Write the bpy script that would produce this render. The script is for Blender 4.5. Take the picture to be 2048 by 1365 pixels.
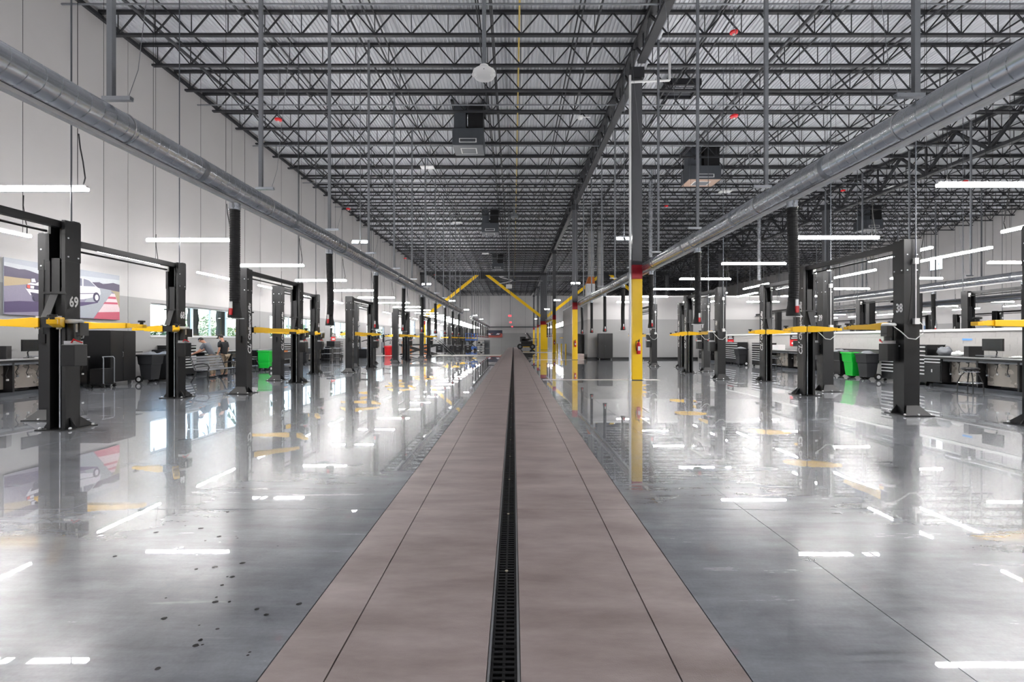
import bpy, bmesh, math, random
from mathutils import Matrix, Vector, Euler

random.seed(7)
for _o in list(bpy.data.objects):
    bpy.data.objects.remove(_o)
SC = bpy.context.scene
COL = SC.collection
PI = math.pi

# ------------------------------------------------------------------ camera
CAM_H = 1.55
cam_data = bpy.data.cameras.new('camera')
cam_data.sensor_width = 36.0
cam_data.lens = 16.0
cam_data.shift_x = -3.0 / 2048
cam_data.shift_y = -2.5 / 2048
cam_data.clip_end = 400
cam = bpy.data.objects.new('camera', cam_data)
COL.objects.link(cam)
cam.location = (0, 0, CAM_H)
cam.rotation_euler = (PI / 2, 0, 0)
SC.camera = cam

# ------------------------------------------------------------------ sky, exposure
world = bpy.data.worlds.new('sky')
SC.world = world
world.use_nodes = True
_nt = world.node_tree
_bg = _nt.nodes['Background']
_sky = _nt.nodes.new('ShaderNodeTexSky')
_sky.sky_type = 'NISHITA'
_sky.sun_disc = False
_sky.sun_elevation = math.radians(42)
_sky.sun_rotation = math.radians(110)
_sky.dust_density = 2.5
_nt.links.new(_sky.outputs['Color'], _bg.inputs['Color'])
_bg.inputs['Strength'].default_value = 1.3

SC.view_settings.view_transform = 'Standard'
SC.view_settings.look = 'None'
SC.view_settings.gamma = 1.0
SC.view_settings.use_curve_mapping = False
SC.view_settings.exposure = 0.42
SC.cycles.max_bounces = 4
SC.cycles.diffuse_bounces = 3
SC.cycles.glossy_bounces = 2
SC.cycles.debug_use_spatial_splits = True
SC.cycles.transmission_bounces = 2
SC.cycles.transparent_max_bounces = 6
SC.cycles.caustics_reflective = False
SC.cycles.caustics_refractive = False
SC.cycles.use_adaptive_sampling = True
SC.cycles.adaptive_threshold = .08
SC.cycles.adaptive_min_samples = 16

TUBE_E = 112.0       # radiance of the LED tubes
WALL_TUBE_E = 110.0
UP_E = 130.0        # upward glow added on the crosswise pendants to brighten the roof
FLOOD_E = 60.0

# ------------------------------------------------------------------ mesh builder
def lin(c):
    c = c / 255.0
    return c / 12.92 if c <= 0.04045 else ((c + 0.055) / 1.055) ** 2.4

class MB:
    def __init__(s):
        s.v = []; s.f = []
    def add(s, vs, fs):
        n = len(s.v)
        s.v += [tuple(p) for p in vs]
        s.f += [tuple(i + n for i in q) for q in fs]
        return s
    def box(s, x0, x1, y0, y1, z0, z1):
        return s.add([(x0,y0,z0),(x1,y0,z0),(x1,y1,z0),(x0,y1,z0),(x0,y0,z1),(x1,y0,z1),(x1,y1,z1),(x0,y1,z1)],
                     [(3,2,1,0),(4,5,6,7),(0,1,5,4),(1,2,6,5),(2,3,7,6),(3,0,4,7)])
    def cb(s, c, d):
        return s.box(c[0]-d[0]/2, c[0]+d[0]/2, c[1]-d[1]/2, c[1]+d[1]/2, c[2]-d[2]/2, c[2]+d[2]/2)
    def bar(s, p0, p1, w, h=None, up=(0,0,1)):
        p0 = Vector(p0); p1 = Vector(p1); h = h or w
        d = (p1 - p0).normalized(); u = Vector(up)
        if abs(d.dot(u)) > .97: u = Vector((0,1,0))
        a = d.cross(u).normalized() * w/2; b = a.cross(d).normalized() * h/2
        vs = [p0-a-b, p0+a-b, p0+a+b, p0-a+b, p1-a-b, p1+a-b, p1+a+b, p1-a+b]
        return s.add(vs, [(0,1,2,3),(7,6,5,4),(0,4,5,1),(1,5,6,2),(2,6,7,3),(3,7,4,0)])
    def tube(s, pts, r, n=8, caps=True):
        pts = [Vector(p) for p in pts]; m = len(pts)
        rs = r if isinstance(r, (list, tuple)) else [r]*m
        t0 = (pts[1]-pts[0]).normalized()
        u = Vector((0,0,1)) if abs(t0.z) < .9 else Vector((1,0,0))
        a = t0.cross(u).normalized(); vs = []
        for i, p in enumerate(pts):
            t = (pts[min(i+1,m-1)] - pts[max(i-1,0)]).normalized()
            a = (a - t*a.dot(t)).normalized(); b = t.cross(a)
            for k in range(n):
                q = 2*PI*k/n
                vs.append(p + (a*math.cos(q) + b*math.sin(q))*rs[i])
        fs = []
        for i in range(m-1):
            for k in range(n):
                k2 = (k+1) % n
                fs.append((i*n+k, i*n+k2, (i+1)*n+k2, (i+1)*n+k))
        if caps:
            fs.append(tuple(range(n-1,-1,-1))); fs.append(tuple((m-1)*n+k for k in range(n)))
        return s.add(vs, fs)
    def cyl(s, p0, p1, r, r1=None, n=12):
        return s.tube([p0, p1], [r, r if r1 is None else r1], n)
    def prism(s, poly, axis, a, b):
        n = len(poly)
        def P(p, t):
            return {'z':(p[0],p[1],t), 'y':(p[0],t,p[1]), 'x':(t,p[0],p[1])}[axis]
        vs = [P(p,a) for p in poly] + [P(p,b) for p in poly]
        fs = [tuple(range(n-1,-1,-1)), tuple(range(n,2*n))] + [(i,(i+1)%n,n+(i+1)%n,n+i) for i in range(n)]
        return s.add(vs, fs)
    def lathe(s, prof, n=16, o=(0,0,0)):
        vs = []; m = len(prof)
        for r, z in prof:
            for k in range(n):
                q = 2*PI*k/n
                vs.append((o[0]+r*math.cos(q), o[1]+r*math.sin(q), o[2]+z))
        fs = [(i*n+k, i*n+(k+1)%n, (i+1)*n+(k+1)%n, (i+1)*n+k) for i in range(m-1) for k in range(n)]
        fs.append(tuple(range(n-1,-1,-1))); fs.append(tuple((m-1)*n+k for k in range(n)))
        return s.add(vs, fs)
    def ball(s, c, r, n=10, m=7):
        rr = r if isinstance(r, (tuple, list)) else (r,r,r)
        vs = [(c[0],c[1],c[2]-rr[2])]; fs = []
        for i in range(1,m):
            t = -PI/2 + PI*i/m
            for k in range(n):
                q = 2*PI*k/n
                vs.append((c[0]+rr[0]*math.cos(t)*math.cos(q), c[1]+rr[1]*math.cos(t)*math.sin(q), c[2]+rr[2]*math.sin(t)))
        vs.append((c[0],c[1],c[2]+rr[2])); last = len(vs)-1
        for k in range(n): fs.append((0,1+(k+1)%n,1+k))
        for i in range(m-2):
            for k in range(n):
                fs.append((1+i*n+k,1+i*n+(k+1)%n,1+(i+1)*n+(k+1)%n,1+(i+1)*n+k))
        for k in range(n): fs.append((last,1+(m-2)*n+k,1+(m-2)*n+(k+1)%n))
        return s.add(vs, fs)
    def mesh(s, name, mat=None, smooth=False, bev=0):
        me = bpy.data.meshes.new(name)
        me.from_pydata(s.v, [], s.f)
        if bev:
            bm = bmesh.new(); bm.from_mesh(me)
            bmesh.ops.recalc_face_normals(bm, faces=bm.faces)
            ed = [e for e in bm.edges if len(e.link_faces) == 2 and e.calc_face_angle() > .5]
            bmesh.ops.bevel(bm, geom=ed, offset=bev, segments=2, profile=.6, affect='EDGES', clamp_overlap=True)
            bm.to_mesh(me); bm.free()
        if smooth:
            for p in me.polygons: p.use_smooth = True
            if smooth != 'all':
                try: me.set_sharp_from_angle(angle=math.radians(38))
                except Exception: pass
        if mat: me.materials.append(mat)
        me.update()
        return me
    def obj(s, name, mat, parent=None, loc=(0,0,0), rot=(0,0,0), smooth=False, bev=0):
        return place(name, s.mesh(name, mat, smooth, bev), parent, loc, rot)

def place(name, me, parent=None, loc=(0,0,0), rot=(0,0,0), scale=None):
    o = bpy.data.objects.new(name, me)
    COL.objects.link(o)
    o.parent = parent
    o.location = loc; o.rotation_euler = rot
    if scale: o.scale = scale
    return o

def tag(o, label=None, cat=None, group=None, kind=None):
    if label: o['label'] = label
    if cat: o['category'] = cat
    if group: o['group'] = group
    if kind: o['kind'] = kind
    return o

def thing(name, label, cat, loc=(0,0,0), rotz=0, group=None):
    o = bpy.data.objects.new(name, None)
    COL.objects.link(o)
    o.empty_display_size = .2
    o.location = loc; o.rotation_euler = (0,0,rotz)
    return tag(o, label, cat, group)

def clone(root, loc, rotz=0.0, label=None, group=None):
    r = root.copy(); COL.objects.link(r)
    r.location = loc; r.rotation_euler = (0,0,rotz)
    tag(r, label, None, group)
    def rec(src, dst):
        for ch in src.children:
            c = ch.copy(); COL.objects.link(c); c.parent = dst
            rec(ch, c)
    rec(root, r)
    return r

_ORD = ['first','second','third','fourth','fifth','sixth','seventh','eighth','ninth','tenth','eleventh','twelfth',
        'thirteenth','fourteenth','fifteenth','sixteenth','seventeenth','eighteenth','nineteenth','twentieth']
def ordn(i):
    if i < 20: return _ORD[i]
    tens = {2:'twenty',3:'thirty',4:'forty',5:'fifty',6:'sixty'}
    n = i + 1
    if n % 10 == 0: return {30:'thirtieth',40:'fortieth',50:'fiftieth',60:'sixtieth'}.get(n, 'last')
    return tens[n//10] + '-' + _ORD[n % 10 - 1]

# ------------------------------------------------------------------ materials
_M = {}
def mat(name, rgb, rough=.5, metal=0.0, var=.06, scale=6.0, bump=0.0, coat=0.0, emit=0.0, spec=.5, stretch=(1,1,1), rvar=0.0):
    if name in _M: return _M[name]
    m = bpy.data.materials.new(name); m.use_nodes = True
    nt = m.node_tree; b = nt.nodes['Principled BSDF']
    c = tuple(lin(x) for x in rgb) + (1,)
    b.inputs['Metallic'].default_value = metal
    b.inputs['Roughness'].default_value = rough
    b.inputs['Specular IOR Level'].default_value = spec
    b.inputs['Coat Weight'].default_value = coat
    b.inputs['Base Color'].default_value = c
    if emit:
        b.inputs['Emission Color'].default_value = c
        b.inputs['Emission Strength'].default_value = emit
    else:
        tc = nt.nodes.new('ShaderNodeTexCoord'); mp = nt.nodes.new('ShaderNodeMapping')
        mp.inputs['Scale'].default_value = stretch
        nz = nt.nodes.new('ShaderNodeTexNoise'); nz.inputs['Scale'].default_value = scale; nz.inputs['Detail'].default_value = 4
        nt.links.new(tc.outputs['Object'], mp.inputs['Vector']); nt.links.new(mp.outputs['Vector'], nz.inputs['Vector'])
        mx = nt.nodes.new('ShaderNodeMix'); mx.data_type = 'RGBA'
        mx.inputs['A'].default_value = tuple(max(0, x*(1-var)) for x in c[:3]) + (1,)
        mx.inputs['B'].default_value = tuple(min(1, x*(1+var)) for x in c[:3]) + (1,)
        nt.links.new(nz.outputs['Fac'], mx.inputs['Factor']); nt.links.new(mx.outputs['Result'], b.inputs['Base Color'])
        if rvar:
            mr = nt.nodes.new('ShaderNodeMapRange')
            mr.inputs['To Min'].default_value = max(0, rough-rvar); mr.inputs['To Max'].default_value = min(1, rough+rvar)
            nt.links.new(nz.outputs['Fac'], mr.inputs['Value']); nt.links.new(mr.outputs['Result'], b.inputs['Roughness'])
        if bump:
            bp = nt.nodes.new('ShaderNodeBump'); bp.inputs['Strength'].default_value = bump; bp.inputs['Distance'].default_value = .01
            nt.links.new(nz.outputs['Fac'], bp.inputs['Height']); nt.links.new(bp.outputs['Normal'], b.inputs['Normal'])
    _M[name] = m
    return m

BLACK = mat('black_powder_coat', (17,17,19), .45, 0, .12, 40, 0)
BLACK2 = mat('black_painted_steel', (13,13,15), .34, 0, .1, 20)
CHANNEL = mat('channel_interior_black', (12,12,14), .5)
RUBBER = mat('black_rubber', (17,17,18), .6, 0, .1, 60)
PLAST = mat('charcoal_plastic', (32,33,36), .5, 0, .1, 20)
YEL = mat('safety_yellow_paint', (244,190,6), .38, 0, .06, 10)
YELC = mat('column_yellow_paint', (250,203,0), .42, 0, .04, 4)
REDC = mat('column_red_paint', (176,14,34), .45, 0, .06, 4)
GREYC = mat('column_grey_paint', (80,81,85), .5, 0, .05, 5)
JOIST = mat('joist_dark_primer', (40,41,45), .6, 0, .25, 3)
GIRD = mat('girder_dark_primer', (52,48,48), .6, 0, .3, 2)
GALV = mat('galvanized_steel', (168,172,178), .3, .85, .12, 14, .02, rvar=.08)
DUCT = mat('spiral_duct_zinc', (214,217,222), .24, .92, .08, 7, 0, stretch=(1,.3,1), rvar=.07)
ZINC = mat('zinc_conduit', (122,125,130), .5, .3, .08, 10)
CHROME = mat('chrome', (225,226,230), .12, 1.0, .02)
STEEL = mat('brushed_steel', (176,176,178), .34, .8, .08, 12, .02)
PEG = mat('steel_back_panel', (168,160,152), .28, .55, .16, 3, .02, rvar=.1)
WHITE = mat('white_paint', (226,226,226), .45, 0, .03, 5)
OFFW = mat('off_white_plastic', (206,206,204), .4, 0, .03, 8)
SILVER = mat('silver_handle', (226,226,228), .3, .5, .03)
GREEN = mat('green_plastic', (0,178,48), .45, 0, .05, 10)
RED = mat('red_plastic', (205,10,24), .38, 0, .06, 8)
BLUE = mat('blue_machine_paint', (36,84,160), .4, 0, .08, 6)
TEXTW = mat('white_vinyl', (232,232,232), .5, 0, .01)
WOOD = mat('orange_wood', (196,112,54), .6, 0, .18, 6, .02)
GREYP = mat('grey_plastic', (108,111,116), .5, 0, .08, 8)
DARKG = mat('dark_grey_steel', (70,74,80), .5, 0, .08, 5)
SCREEN = mat('dark_screen', (26,28,30), .25, 0, .05, 3)
TUBE = mat('led_tube_glow', (255,253,252), .5, emit=TUBE_E)
TUBEW = mat('led_wall_tube_glow', (255,253,251), .5, emit=WALL_TUBE_E)
UPL = mat('added_uplight_glow', (255,253,252), .5, emit=UP_E)
FLOOD = mat('flood_lens_glow', (255,253,250), .5, emit=FLOOD_E)
SKIN = mat('skin', (190,140,116), .55, 0, .06, 20)
PIPEY = mat('yellow_gas_pipe', (206,178,92), .5, 0, .1, 4)
PIPEK = mat('dark_sprinkler_pipe', (58,59,63), .5, 0, .2, 3)

# ------------------------------------------------------------------ lettering
def text_mesh(s, size, m, name='lettering', shear=0.0, bold=0.0, xs=1.0):
    cu = bpy.data.curves.new('lettering', 'FONT')
    cu.body = s; cu.size = size; cu.align_x = 'CENTER'; cu.align_y = 'CENTER'; cu.extrude = .001; cu.shear = shear; cu.offset = bold
    cu.resolution_u = 2
    o = bpy.data.objects.new('lettering', cu); COL.objects.link(o)
    bpy.context.view_layer.update()
    dg = bpy.context.evaluated_depsgraph_get()
    me = bpy.data.meshes.new_from_object(o.evaluated_get(dg))
    bpy.data.objects.remove(o); bpy.data.curves.remove(cu)
    if xs != 1.0:
        for v in me.vertices: v.co.x *= xs
    me.materials.clear(); me.materials.append(m); me.name = name
    return me
NAME_ME = text_mesh('Challenger Lifts', .17, TEXTW, shear=.25, bold=.006)
LOGO_ME = text_mesh("CL'", .24, TEXTW, shear=.3, bold=.006)
NUM_ME = {n: text_mesh(str(n), .25, TEXTW, 'number', 0, .007, .66) for n in (69,68,67,66,65,64,37,38,39,40,41,42)}
# ================================================================== setting
XL, XC, XR, XF = -14.4, 4.74, 23.9, 43.06       # left wall, column lines, far right wall
YB, YE = -20.0, 110.0                           # wall behind the camera, far end wall
DECK = 13.03
BAY = 4.27

def pos_nodes(nt):
    return nt.nodes.new('ShaderNodeNewGeometry').outputs['Position']

def paint_wall():
    m = bpy.data.materials.new('wall_paint_two_tone'); m.use_nodes = True
    nt = m.node_tree; b = nt.nodes['Principled BSDF']; L = nt.links
    p = pos_nodes(nt)
    sx = nt.nodes.new('ShaderNodeSeparateXYZ'); L.new(p, sx.inputs[0])
    st = nt.nodes.new('ShaderNodeMath'); st.operation = 'GREATER_THAN'; st.inputs[1].default_value = 3.17
    L.new(sx.outputs['Z'], st.inputs[0])
    mx = nt.nodes.new('ShaderNodeMix'); mx.data_type = 'RGBA'
    mx.inputs['A'].default_value = (lin(144), lin(143), lin(143), 1)
    mx.inputs['B'].default_value = (lin(178), lin(176), lin(176), 1)
    L.new(st.outputs[0], mx.inputs['Factor'])
    nz = nt.nodes.new('ShaderNodeTexNoise'); nz.inputs['Scale'].default_value = .6; nz.inputs['Detail'].default_value = 6
    L.new(p, nz.inputs['Vector'])
    mr = nt.nodes.new('ShaderNodeMapRange'); mr.inputs['To Min'].default_value = .93; mr.inputs['To Max'].default_value = 1.04
    L.new(nz.outputs['Fac'], mr.inputs['Value'])
    mu = nt.nodes.new('ShaderNodeMix'); mu.data_type = 'RGBA'; mu.blend_type = 'MULTIPLY'; mu.inputs['Factor'].default_value = 1
    L.new(mx.outputs['Result'], mu.inputs['A']); L.new(mr.outputs['Result'], mu.inputs['B'])
    L.new(mu.outputs['Result'], b.inputs['Base Color'])
    b.inputs['Roughness'].default_value = .62
    return m
WALL = paint_wall()

def polished():
    m = bpy.data.materials.new('polished_concrete'); m.use_nodes = True
    nt = m.node_tree; b = nt.nodes['Principled BSDF']; L = nt.links
    p = pos_nodes(nt)
    n1 = nt.nodes.new('ShaderNodeTexNoise'); n1.inputs['Scale'].default_value = .55; n1.inputs['Detail'].default_value = 9; n1.inputs['Roughness'].default_value = .62
    L.new(p, n1.inputs['Vector'])
    r1 = nt.nodes.new('ShaderNodeValToRGB')
    r1.color_ramp.elements[0].position = .3; r1.color_ramp.elements[0].color = (lin(103), lin(106), lin(112), 1)
    r1.color_ramp.elements[1].position = .72; r1.color_ramp.elements[1].color = (lin(160), lin(164), lin(171), 1)
    L.new(n1.outputs['Fac'], r1.inputs['Fac'])
    mp = nt.nodes.new('ShaderNodeMapping'); mp.inputs['Scale'].default_value = (.5, 3.2, 1); mp.inputs['Rotation'].default_value = (0, 0, .5)
    L.new(p, mp.inputs['Vector'])
    n2 = nt.nodes.new('ShaderNodeTexNoise'); n2.inputs['Scale'].default_value = 1.6; n2.inputs['Detail'].default_value = 7; n2.inputs['Roughness'].default_value = .7
    L.new(mp.outputs['Vector'], n2.inputs['Vector'])
    mr = nt.nodes.new('ShaderNodeMapRange'); mr.inputs['From Min'].default_value = .3; mr.inputs['From Max'].default_value = .75
    mr.inputs['To Min'].default_value = .72; mr.inputs['To Max'].default_value = 1.2
    L.new(n2.outputs['Fac'], mr.inputs['Value'])
    mu = nt.nodes.new('ShaderNodeMix'); mu.data_type = 'RGBA'; mu.blend_type = 'MULTIPLY'; mu.inputs['Factor'].default_value = 1
    L.new(r1.outputs['Color'], mu.inputs['A']); L.new(mr.outputs['Result'], mu.inputs['B'])
    # fine speckle of the ground aggregate and pale scuffs
    n3 = nt.nodes.new('ShaderNodeTexNoise'); n3.inputs['Scale'].default_value = 60; n3.inputs['Detail'].default_value = 2
    L.new(p, n3.inputs['Vector'])
    m3 = nt.nodes.new('ShaderNodeMapRange'); m3.inputs['To Min'].default_value = .9; m3.inputs['To Max'].default_value = 1.1
    L.new(n3.outputs['Fac'], m3.inputs['Value'])
    mu2 = nt.nodes.new('ShaderNodeMix'); mu2.data_type = 'RGBA'; mu2.blend_type = 'MULTIPLY'; mu2.inputs['Factor'].default_value = 1
    L.new(mu.outputs['Result'], mu2.inputs['A']); L.new(m3.outputs['Result'], mu2.inputs['B'])
    mp5 = nt.nodes.new('ShaderNodeMapping'); mp5.inputs['Scale'].default_value = (.22, 1.9, 1); mp5.inputs['Rotation'].default_value = (0, 0, -.45)
    L.new(p, mp5.inputs['Vector'])
    n5 = nt.nodes.new('ShaderNodeTexNoise'); n5.inputs['Scale'].default_value = 1.5; n5.inputs['Detail'].default_value = 6; n5.inputs['Roughness'].default_value = .75
    L.new(mp5.outputs['Vector'], n5.inputs['Vector'])
    m5 = nt.nodes.new('ShaderNodeMapRange'); m5.inputs['From Min'].default_value = .62; m5.inputs['From Max'].default_value = .74; m5.inputs['To Max'].default_value = .35
    L.new(n5.outputs['Fac'], m5.inputs['Value'])
    mx5 = nt.nodes.new('ShaderNodeMix'); mx5.data_type = 'RGBA'; mx5.inputs['B'].default_value = (lin(200), lin(201), lin(203), 1)
    L.new(m5.outputs['Result'], mx5.inputs['Factor']); L.new(mu2.outputs['Result'], mx5.inputs['A'])
    L.new(mx5.outputs['Result'], b.inputs['Base Color'])
    rr = nt.nodes.new('ShaderNodeMapRange'); rr.inputs['To Min'].default_value = .17; rr.inputs['To Max'].default_value = .33
    L.new(n2.outputs['Fac'], rr.inputs['Value']); L.new(rr.outputs['Result'], b.inputs['Roughness'])
    b.inputs['Specular IOR Level'].default_value = .62
    b.inputs['Coat Weight'].default_value = 1.0
    b.inputs['Coat IOR'].default_value = 1.65
    rc = nt.nodes.new('ShaderNodeMapRange'); rc.inputs['From Min'].default_value = .3; rc.inputs['From Max'].default_value = .8
    rc.inputs['To Min'].default_value = .003; rc.inputs['To Max'].default_value = .02
    L.new(n2.outputs['Fac'], rc.inputs['Value']); L.new(rc.outputs['Result'], b.inputs['Coat Roughness'])
    n4 = nt.nodes.new('ShaderNodeTexNoise'); n4.inputs['Scale'].default_value = 2.2; n4.inputs['Detail'].default_value = 1
    L.new(p, n4.inputs['Vector'])
    bp = nt.nodes.new('ShaderNodeBump'); bp.inputs['Strength'].default_value = .02; bp.inputs['Distance'].default_value = .01
    L.new(n4.outputs['Fac'], bp.inputs['Height']); L.new(bp.outputs['Normal'], b.inputs['Coat Normal'])
    return m
FLOOR = polished()

def lane_mat():
    m = bpy.data.materials.new('brown_coated_concrete'); m.use_nodes = True
    nt = m.node_tree; b = nt.nodes['Principled BSDF']; L = nt.links
    p = pos_nodes(nt)
    mp = nt.nodes.new('ShaderNodeMapping'); mp.inputs['Scale'].default_value = (.8, 2.6, 1); mp.inputs['Rotation'].default_value = (0,0,.35)
    L.new(p, mp.inputs['Vector'])
    n1 = nt.nodes.new('ShaderNodeTexNoise'); n1.inputs['Scale'].default_value = 1.3; n1.inputs['Detail'].default_value = 9; n1.inputs['Roughness'].default_value = .65
    L.new(mp.outputs['Vector'], n1.inputs['Vector'])
    r1 = nt.nodes.new('ShaderNodeValToRGB')
    r1.color_ramp.elements[0].position = .3; r1.color_ramp.elements[0].color = (lin(134), lin(119), lin(116), 1)
    r1.color_ramp.elements[1].position = .75; r1.color_ramp.elements[1].color = (lin(180), lin(167), lin(164), 1)
    L.new(n1.outputs['Fac'], r1.inputs['Fac'])
    L.new(r1.outputs['Color'], b.inputs['Base Color'])
    rr = nt.nodes.new('ShaderNodeMapRange'); rr.inputs['To Min'].default_value = .3; rr.inputs['To Max'].default_value = .5
    L.new(n1.outputs['Fac'], rr.inputs['Value']); L.new(rr.outputs['Result'], b.inputs['Roughness'])
    n2 = nt.nodes.new('ShaderNodeTexNoise'); n2.inputs['Scale'].default_value = 130; n2.inputs['Detail'].default_value = 2
    L.new(p, n2.inputs['Vector'])
    bp = nt.nodes.new('ShaderNodeBump'); bp.inputs['Strength'].default_value = .22; bp.inputs['Distance'].default_value = .004
    L.new(n2.outputs['Fac'], bp.inputs['Height']); L.new(bp.outputs['Normal'], b.inputs['Normal'])
    return m
LANE = lane_mat()
FILL = mat('joint_filler', (52,50,48), .7)
BAND = mat('matte_concrete_band', (196,190,184), .5, 0, .1, 1.5, .02)

# ---- floor: filler base with polished slabs, the brown lane and its bands laid on it
floor = MB().box(XL-.2, XF+.2, YB-.2, YE+.2, -.2, -.03).obj('floor', FILL)
tag(floor, 'grey polished concrete workshop floor with saw cut joints', None, None, 'structure')
LANE_L, LANE_R, DR0, DR1 = -1.165, 1.084, -.122, .030
ycuts = [YB] + [4.16 + 4.4*k for k in range(-5, 24)] + [YE]
ycuts = [y for y in ycuts if YB <= y <= YE]
xs_left = [XL, -10.1, -6.9, -4.05, LANE_L]
xs_right = [LANE_R, 2.1, 5.75, 10.2, 14.65]
slab_cache = {}
def slab(name, x0, x1, y0, y1, m, g=.003, z1=0.0):
    k = (round(x1-x0,3), round(y1-y0,3), m.name, z1)
    if k not in slab_cache:
        w, d = (x1-x0)/2 - g, (y1-y0)/2 - g
        slab_cache[k] = MB().box(-w, w, -d, d, -.03, z1).mesh(name, m)
    return place(name, slab_cache[k], floor, ((x0+x1)/2, (y0+y1)/2, 0))
for j in range(len(ycuts)-1):
    y0, y1 = ycuts[j], ycuts[j+1]
    for xs in (xs_left, xs_right):
        for i in range(4):
            slab('floor_slab', xs[i], xs[i+1], y0, y1, FLOOR)
    if y0 < 88:
        for x0, x1 in ((LANE_L, -.86), (-.86, DR0), (DR1, .765), (.765, LANE_R)):
            slab('lane_slab', x0+.002, x1-.002, y0, y1, LANE, .002)
    else:
        slab('floor_slab', LANE_L, LANE_R, y0, y1, FLOOR)
for j in range(0, len(ycuts)-1, 2):
    y0, y1 = ycuts[j], ycuts[min(j+2, len(ycuts)-1)]
    for x0, x1 in ((14.65, 24.1), (24.1, 33.6), (33.6, XF)):
        slab('floor_slab', x0, x1, y0, y1, FLOOR)
for k, yy in enumerate((17.6, 35.2, 53.0)):
    MB().box(1.13, 5.6, yy-.22, yy+.22, -.02, .004).obj('concrete_band', BAND, floor)
MB().box(XL+.4, -1.25, 43.4, 47.2, -.02, .004).obj('concrete_band', BAND, floor)
MB().box(1.13, 5.8, 54.5, 58.0, -.02, .004).obj('concrete_band', BAND, floor)

# ---- trench drain with cast iron grates
DRAINM = mat('cast_iron', (30,30,32), .38, .55, .3, 40, .2)
BOLT = mat('bright_bolt', (205,196,176), .4, .6, .05)
drain = thing('trench_drain', 'long black slotted trench drain running down the middle of the brown lane', 'drain', (0,0,0))
MB().box(DR0, DR1, .3, 87.9, -.028, -.022).obj('channel', CHANNEL, drain)
for x in (DR0+.006, DR1-.006):
    MB().box(x-.006, x+.006, .3, 87.9, -.026, .001).obj('edge_rail', STEEL, drain)
gm = MB()
gw = (DR1-DR0)/2 - .014
gm.box(-gw, -gw+.012, -.247, .247, -.02, -.001); gm.box(gw-.012, gw, -.247, .247, -.02, -.001)
gm.box(-.007, .007, -.247, .247, -.02, -.0015)
for k in range(15):
    y = -.247 + .494*k/14
    gm.box(-gw, gw, y-.0085, y+.0085, -.018, -.0008 if k not in (0,14,7) else -.0002)
grate_me = gm.mesh('grate', DRAINM)
bolt_me = MB().lathe([(.011,0),(.011,.003),(.006,.004)], 10).mesh('bolt', BOLT)
for k in range(174):
    g = place('grate', grate_me, drain, ((DR0+DR1)/2, .55 + .5*k, 0))
    if k < 24 and k % 2 == 1:
        place('bolt', bolt_me, g, (0, .0, -.001))

# ---- walls
def holes_panel(axis_x, thick, y0, y1, z1, holes):
    m = MB(); xa, xb = (axis_x-thick, axis_x) if thick > 0 else (axis_x, axis_x-thick)
    ys = y0
    if not holes:
        return m.box(xa, xb, y0, y1, 0, z1)
    for (a, b, c, d) in holes:
        if a > ys: m.box(xa, xb, ys, a, 0, z1)
        m.box(xa, xb, a, b, 0, c); m.box(xa, xb, a, b, d, z1)
        ys = b
    if ys < y1: m.box(xa, xb, ys, y1, 0, z1)
    return m

wl = MB().box(XL-.62, XL-.6, YB, YE, 0, .4).obj('wall_left', FILL)
tag(wl, 'tall pale tilt-up wall with light grey lower band and windows', None, None, 'structure')
wins = []
p0 = 17.0 - 8.85*4
k = 0
while p0 < YE - .1:
    a, b = max(p0, YB), min(p0 + 8.85, YE)
    hs = []
    wk = round((p0 - 17.0)/8.85)
    if 0 <= wk <= 4:
        hs = [(p0+1.05, p0+7.3, 1.68, 3.02)]
    elif wk == 5:
        hs = [(63.4, 66.8, 1.7, 4.3)]
    elif wk in (6, 7, 8):
        hs = [(p0+1.2, p0+6.0, 1.7, 3.4)]
    holes_panel(XL, .24, a+.012, b-.012, DECK, hs).obj('wall_panel', WALL, wl)
    MB().box(XL-.23, XL-.05, a-.02, a+.02, 0, DECK).obj('joint_seal', FILL, wl)
    wins += [h for h in hs]
    p0 += 8.85

wr = MB().box(XF+.3, XF+.32, YB, YE, 0, .4).obj('wall_right', FILL)
tag(wr, 'far pale tilt-up wall beyond the second row of lifts', None, None, 'structure')
p0 = 17.0 - 8.85*4
while p0 < YE - .1:
    a, b = max(p0, YB), min(p0 + 8.85, YE)
    hs = [(45.7, 47.15, 8.65, 10.1)] if a < 46 < b else []
    holes_panel(XF, -.24, a+.012, b-.012, DECK, hs).obj('wall_panel', WALL, wr)
    MB().box(XF+.05, XF+.23, a-.02, a+.02, 0, DECK).obj('joint_seal', FILL, wr)
    p0 += 8.85
wb = MB().box(XL, XF, YE+.3, YE+.32, 0, .4).obj('wall_back', FILL)
tag(wb, 'end wall far down the hall, pale above a grey band', None, None, 'structure')
x = XL
while x < XF - .1:
    MB().box(x+.012, min(x+5.75, XF)-.012, YE, YE+.24, 0, DECK).obj('wall_panel', WALL, wb)
    MB().box(x-.02, x+.02, YE+.05, YE+.23, 0, DECK).obj('joint_seal', FILL, wb)
    x += 5.75
wf = MB().box(XL, XF, YB-.24, YB, 0, DECK).obj('wall_front', WALL)
tag(wf, 'wall of the hall behind the viewpoint', None, None, 'structure')

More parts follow.
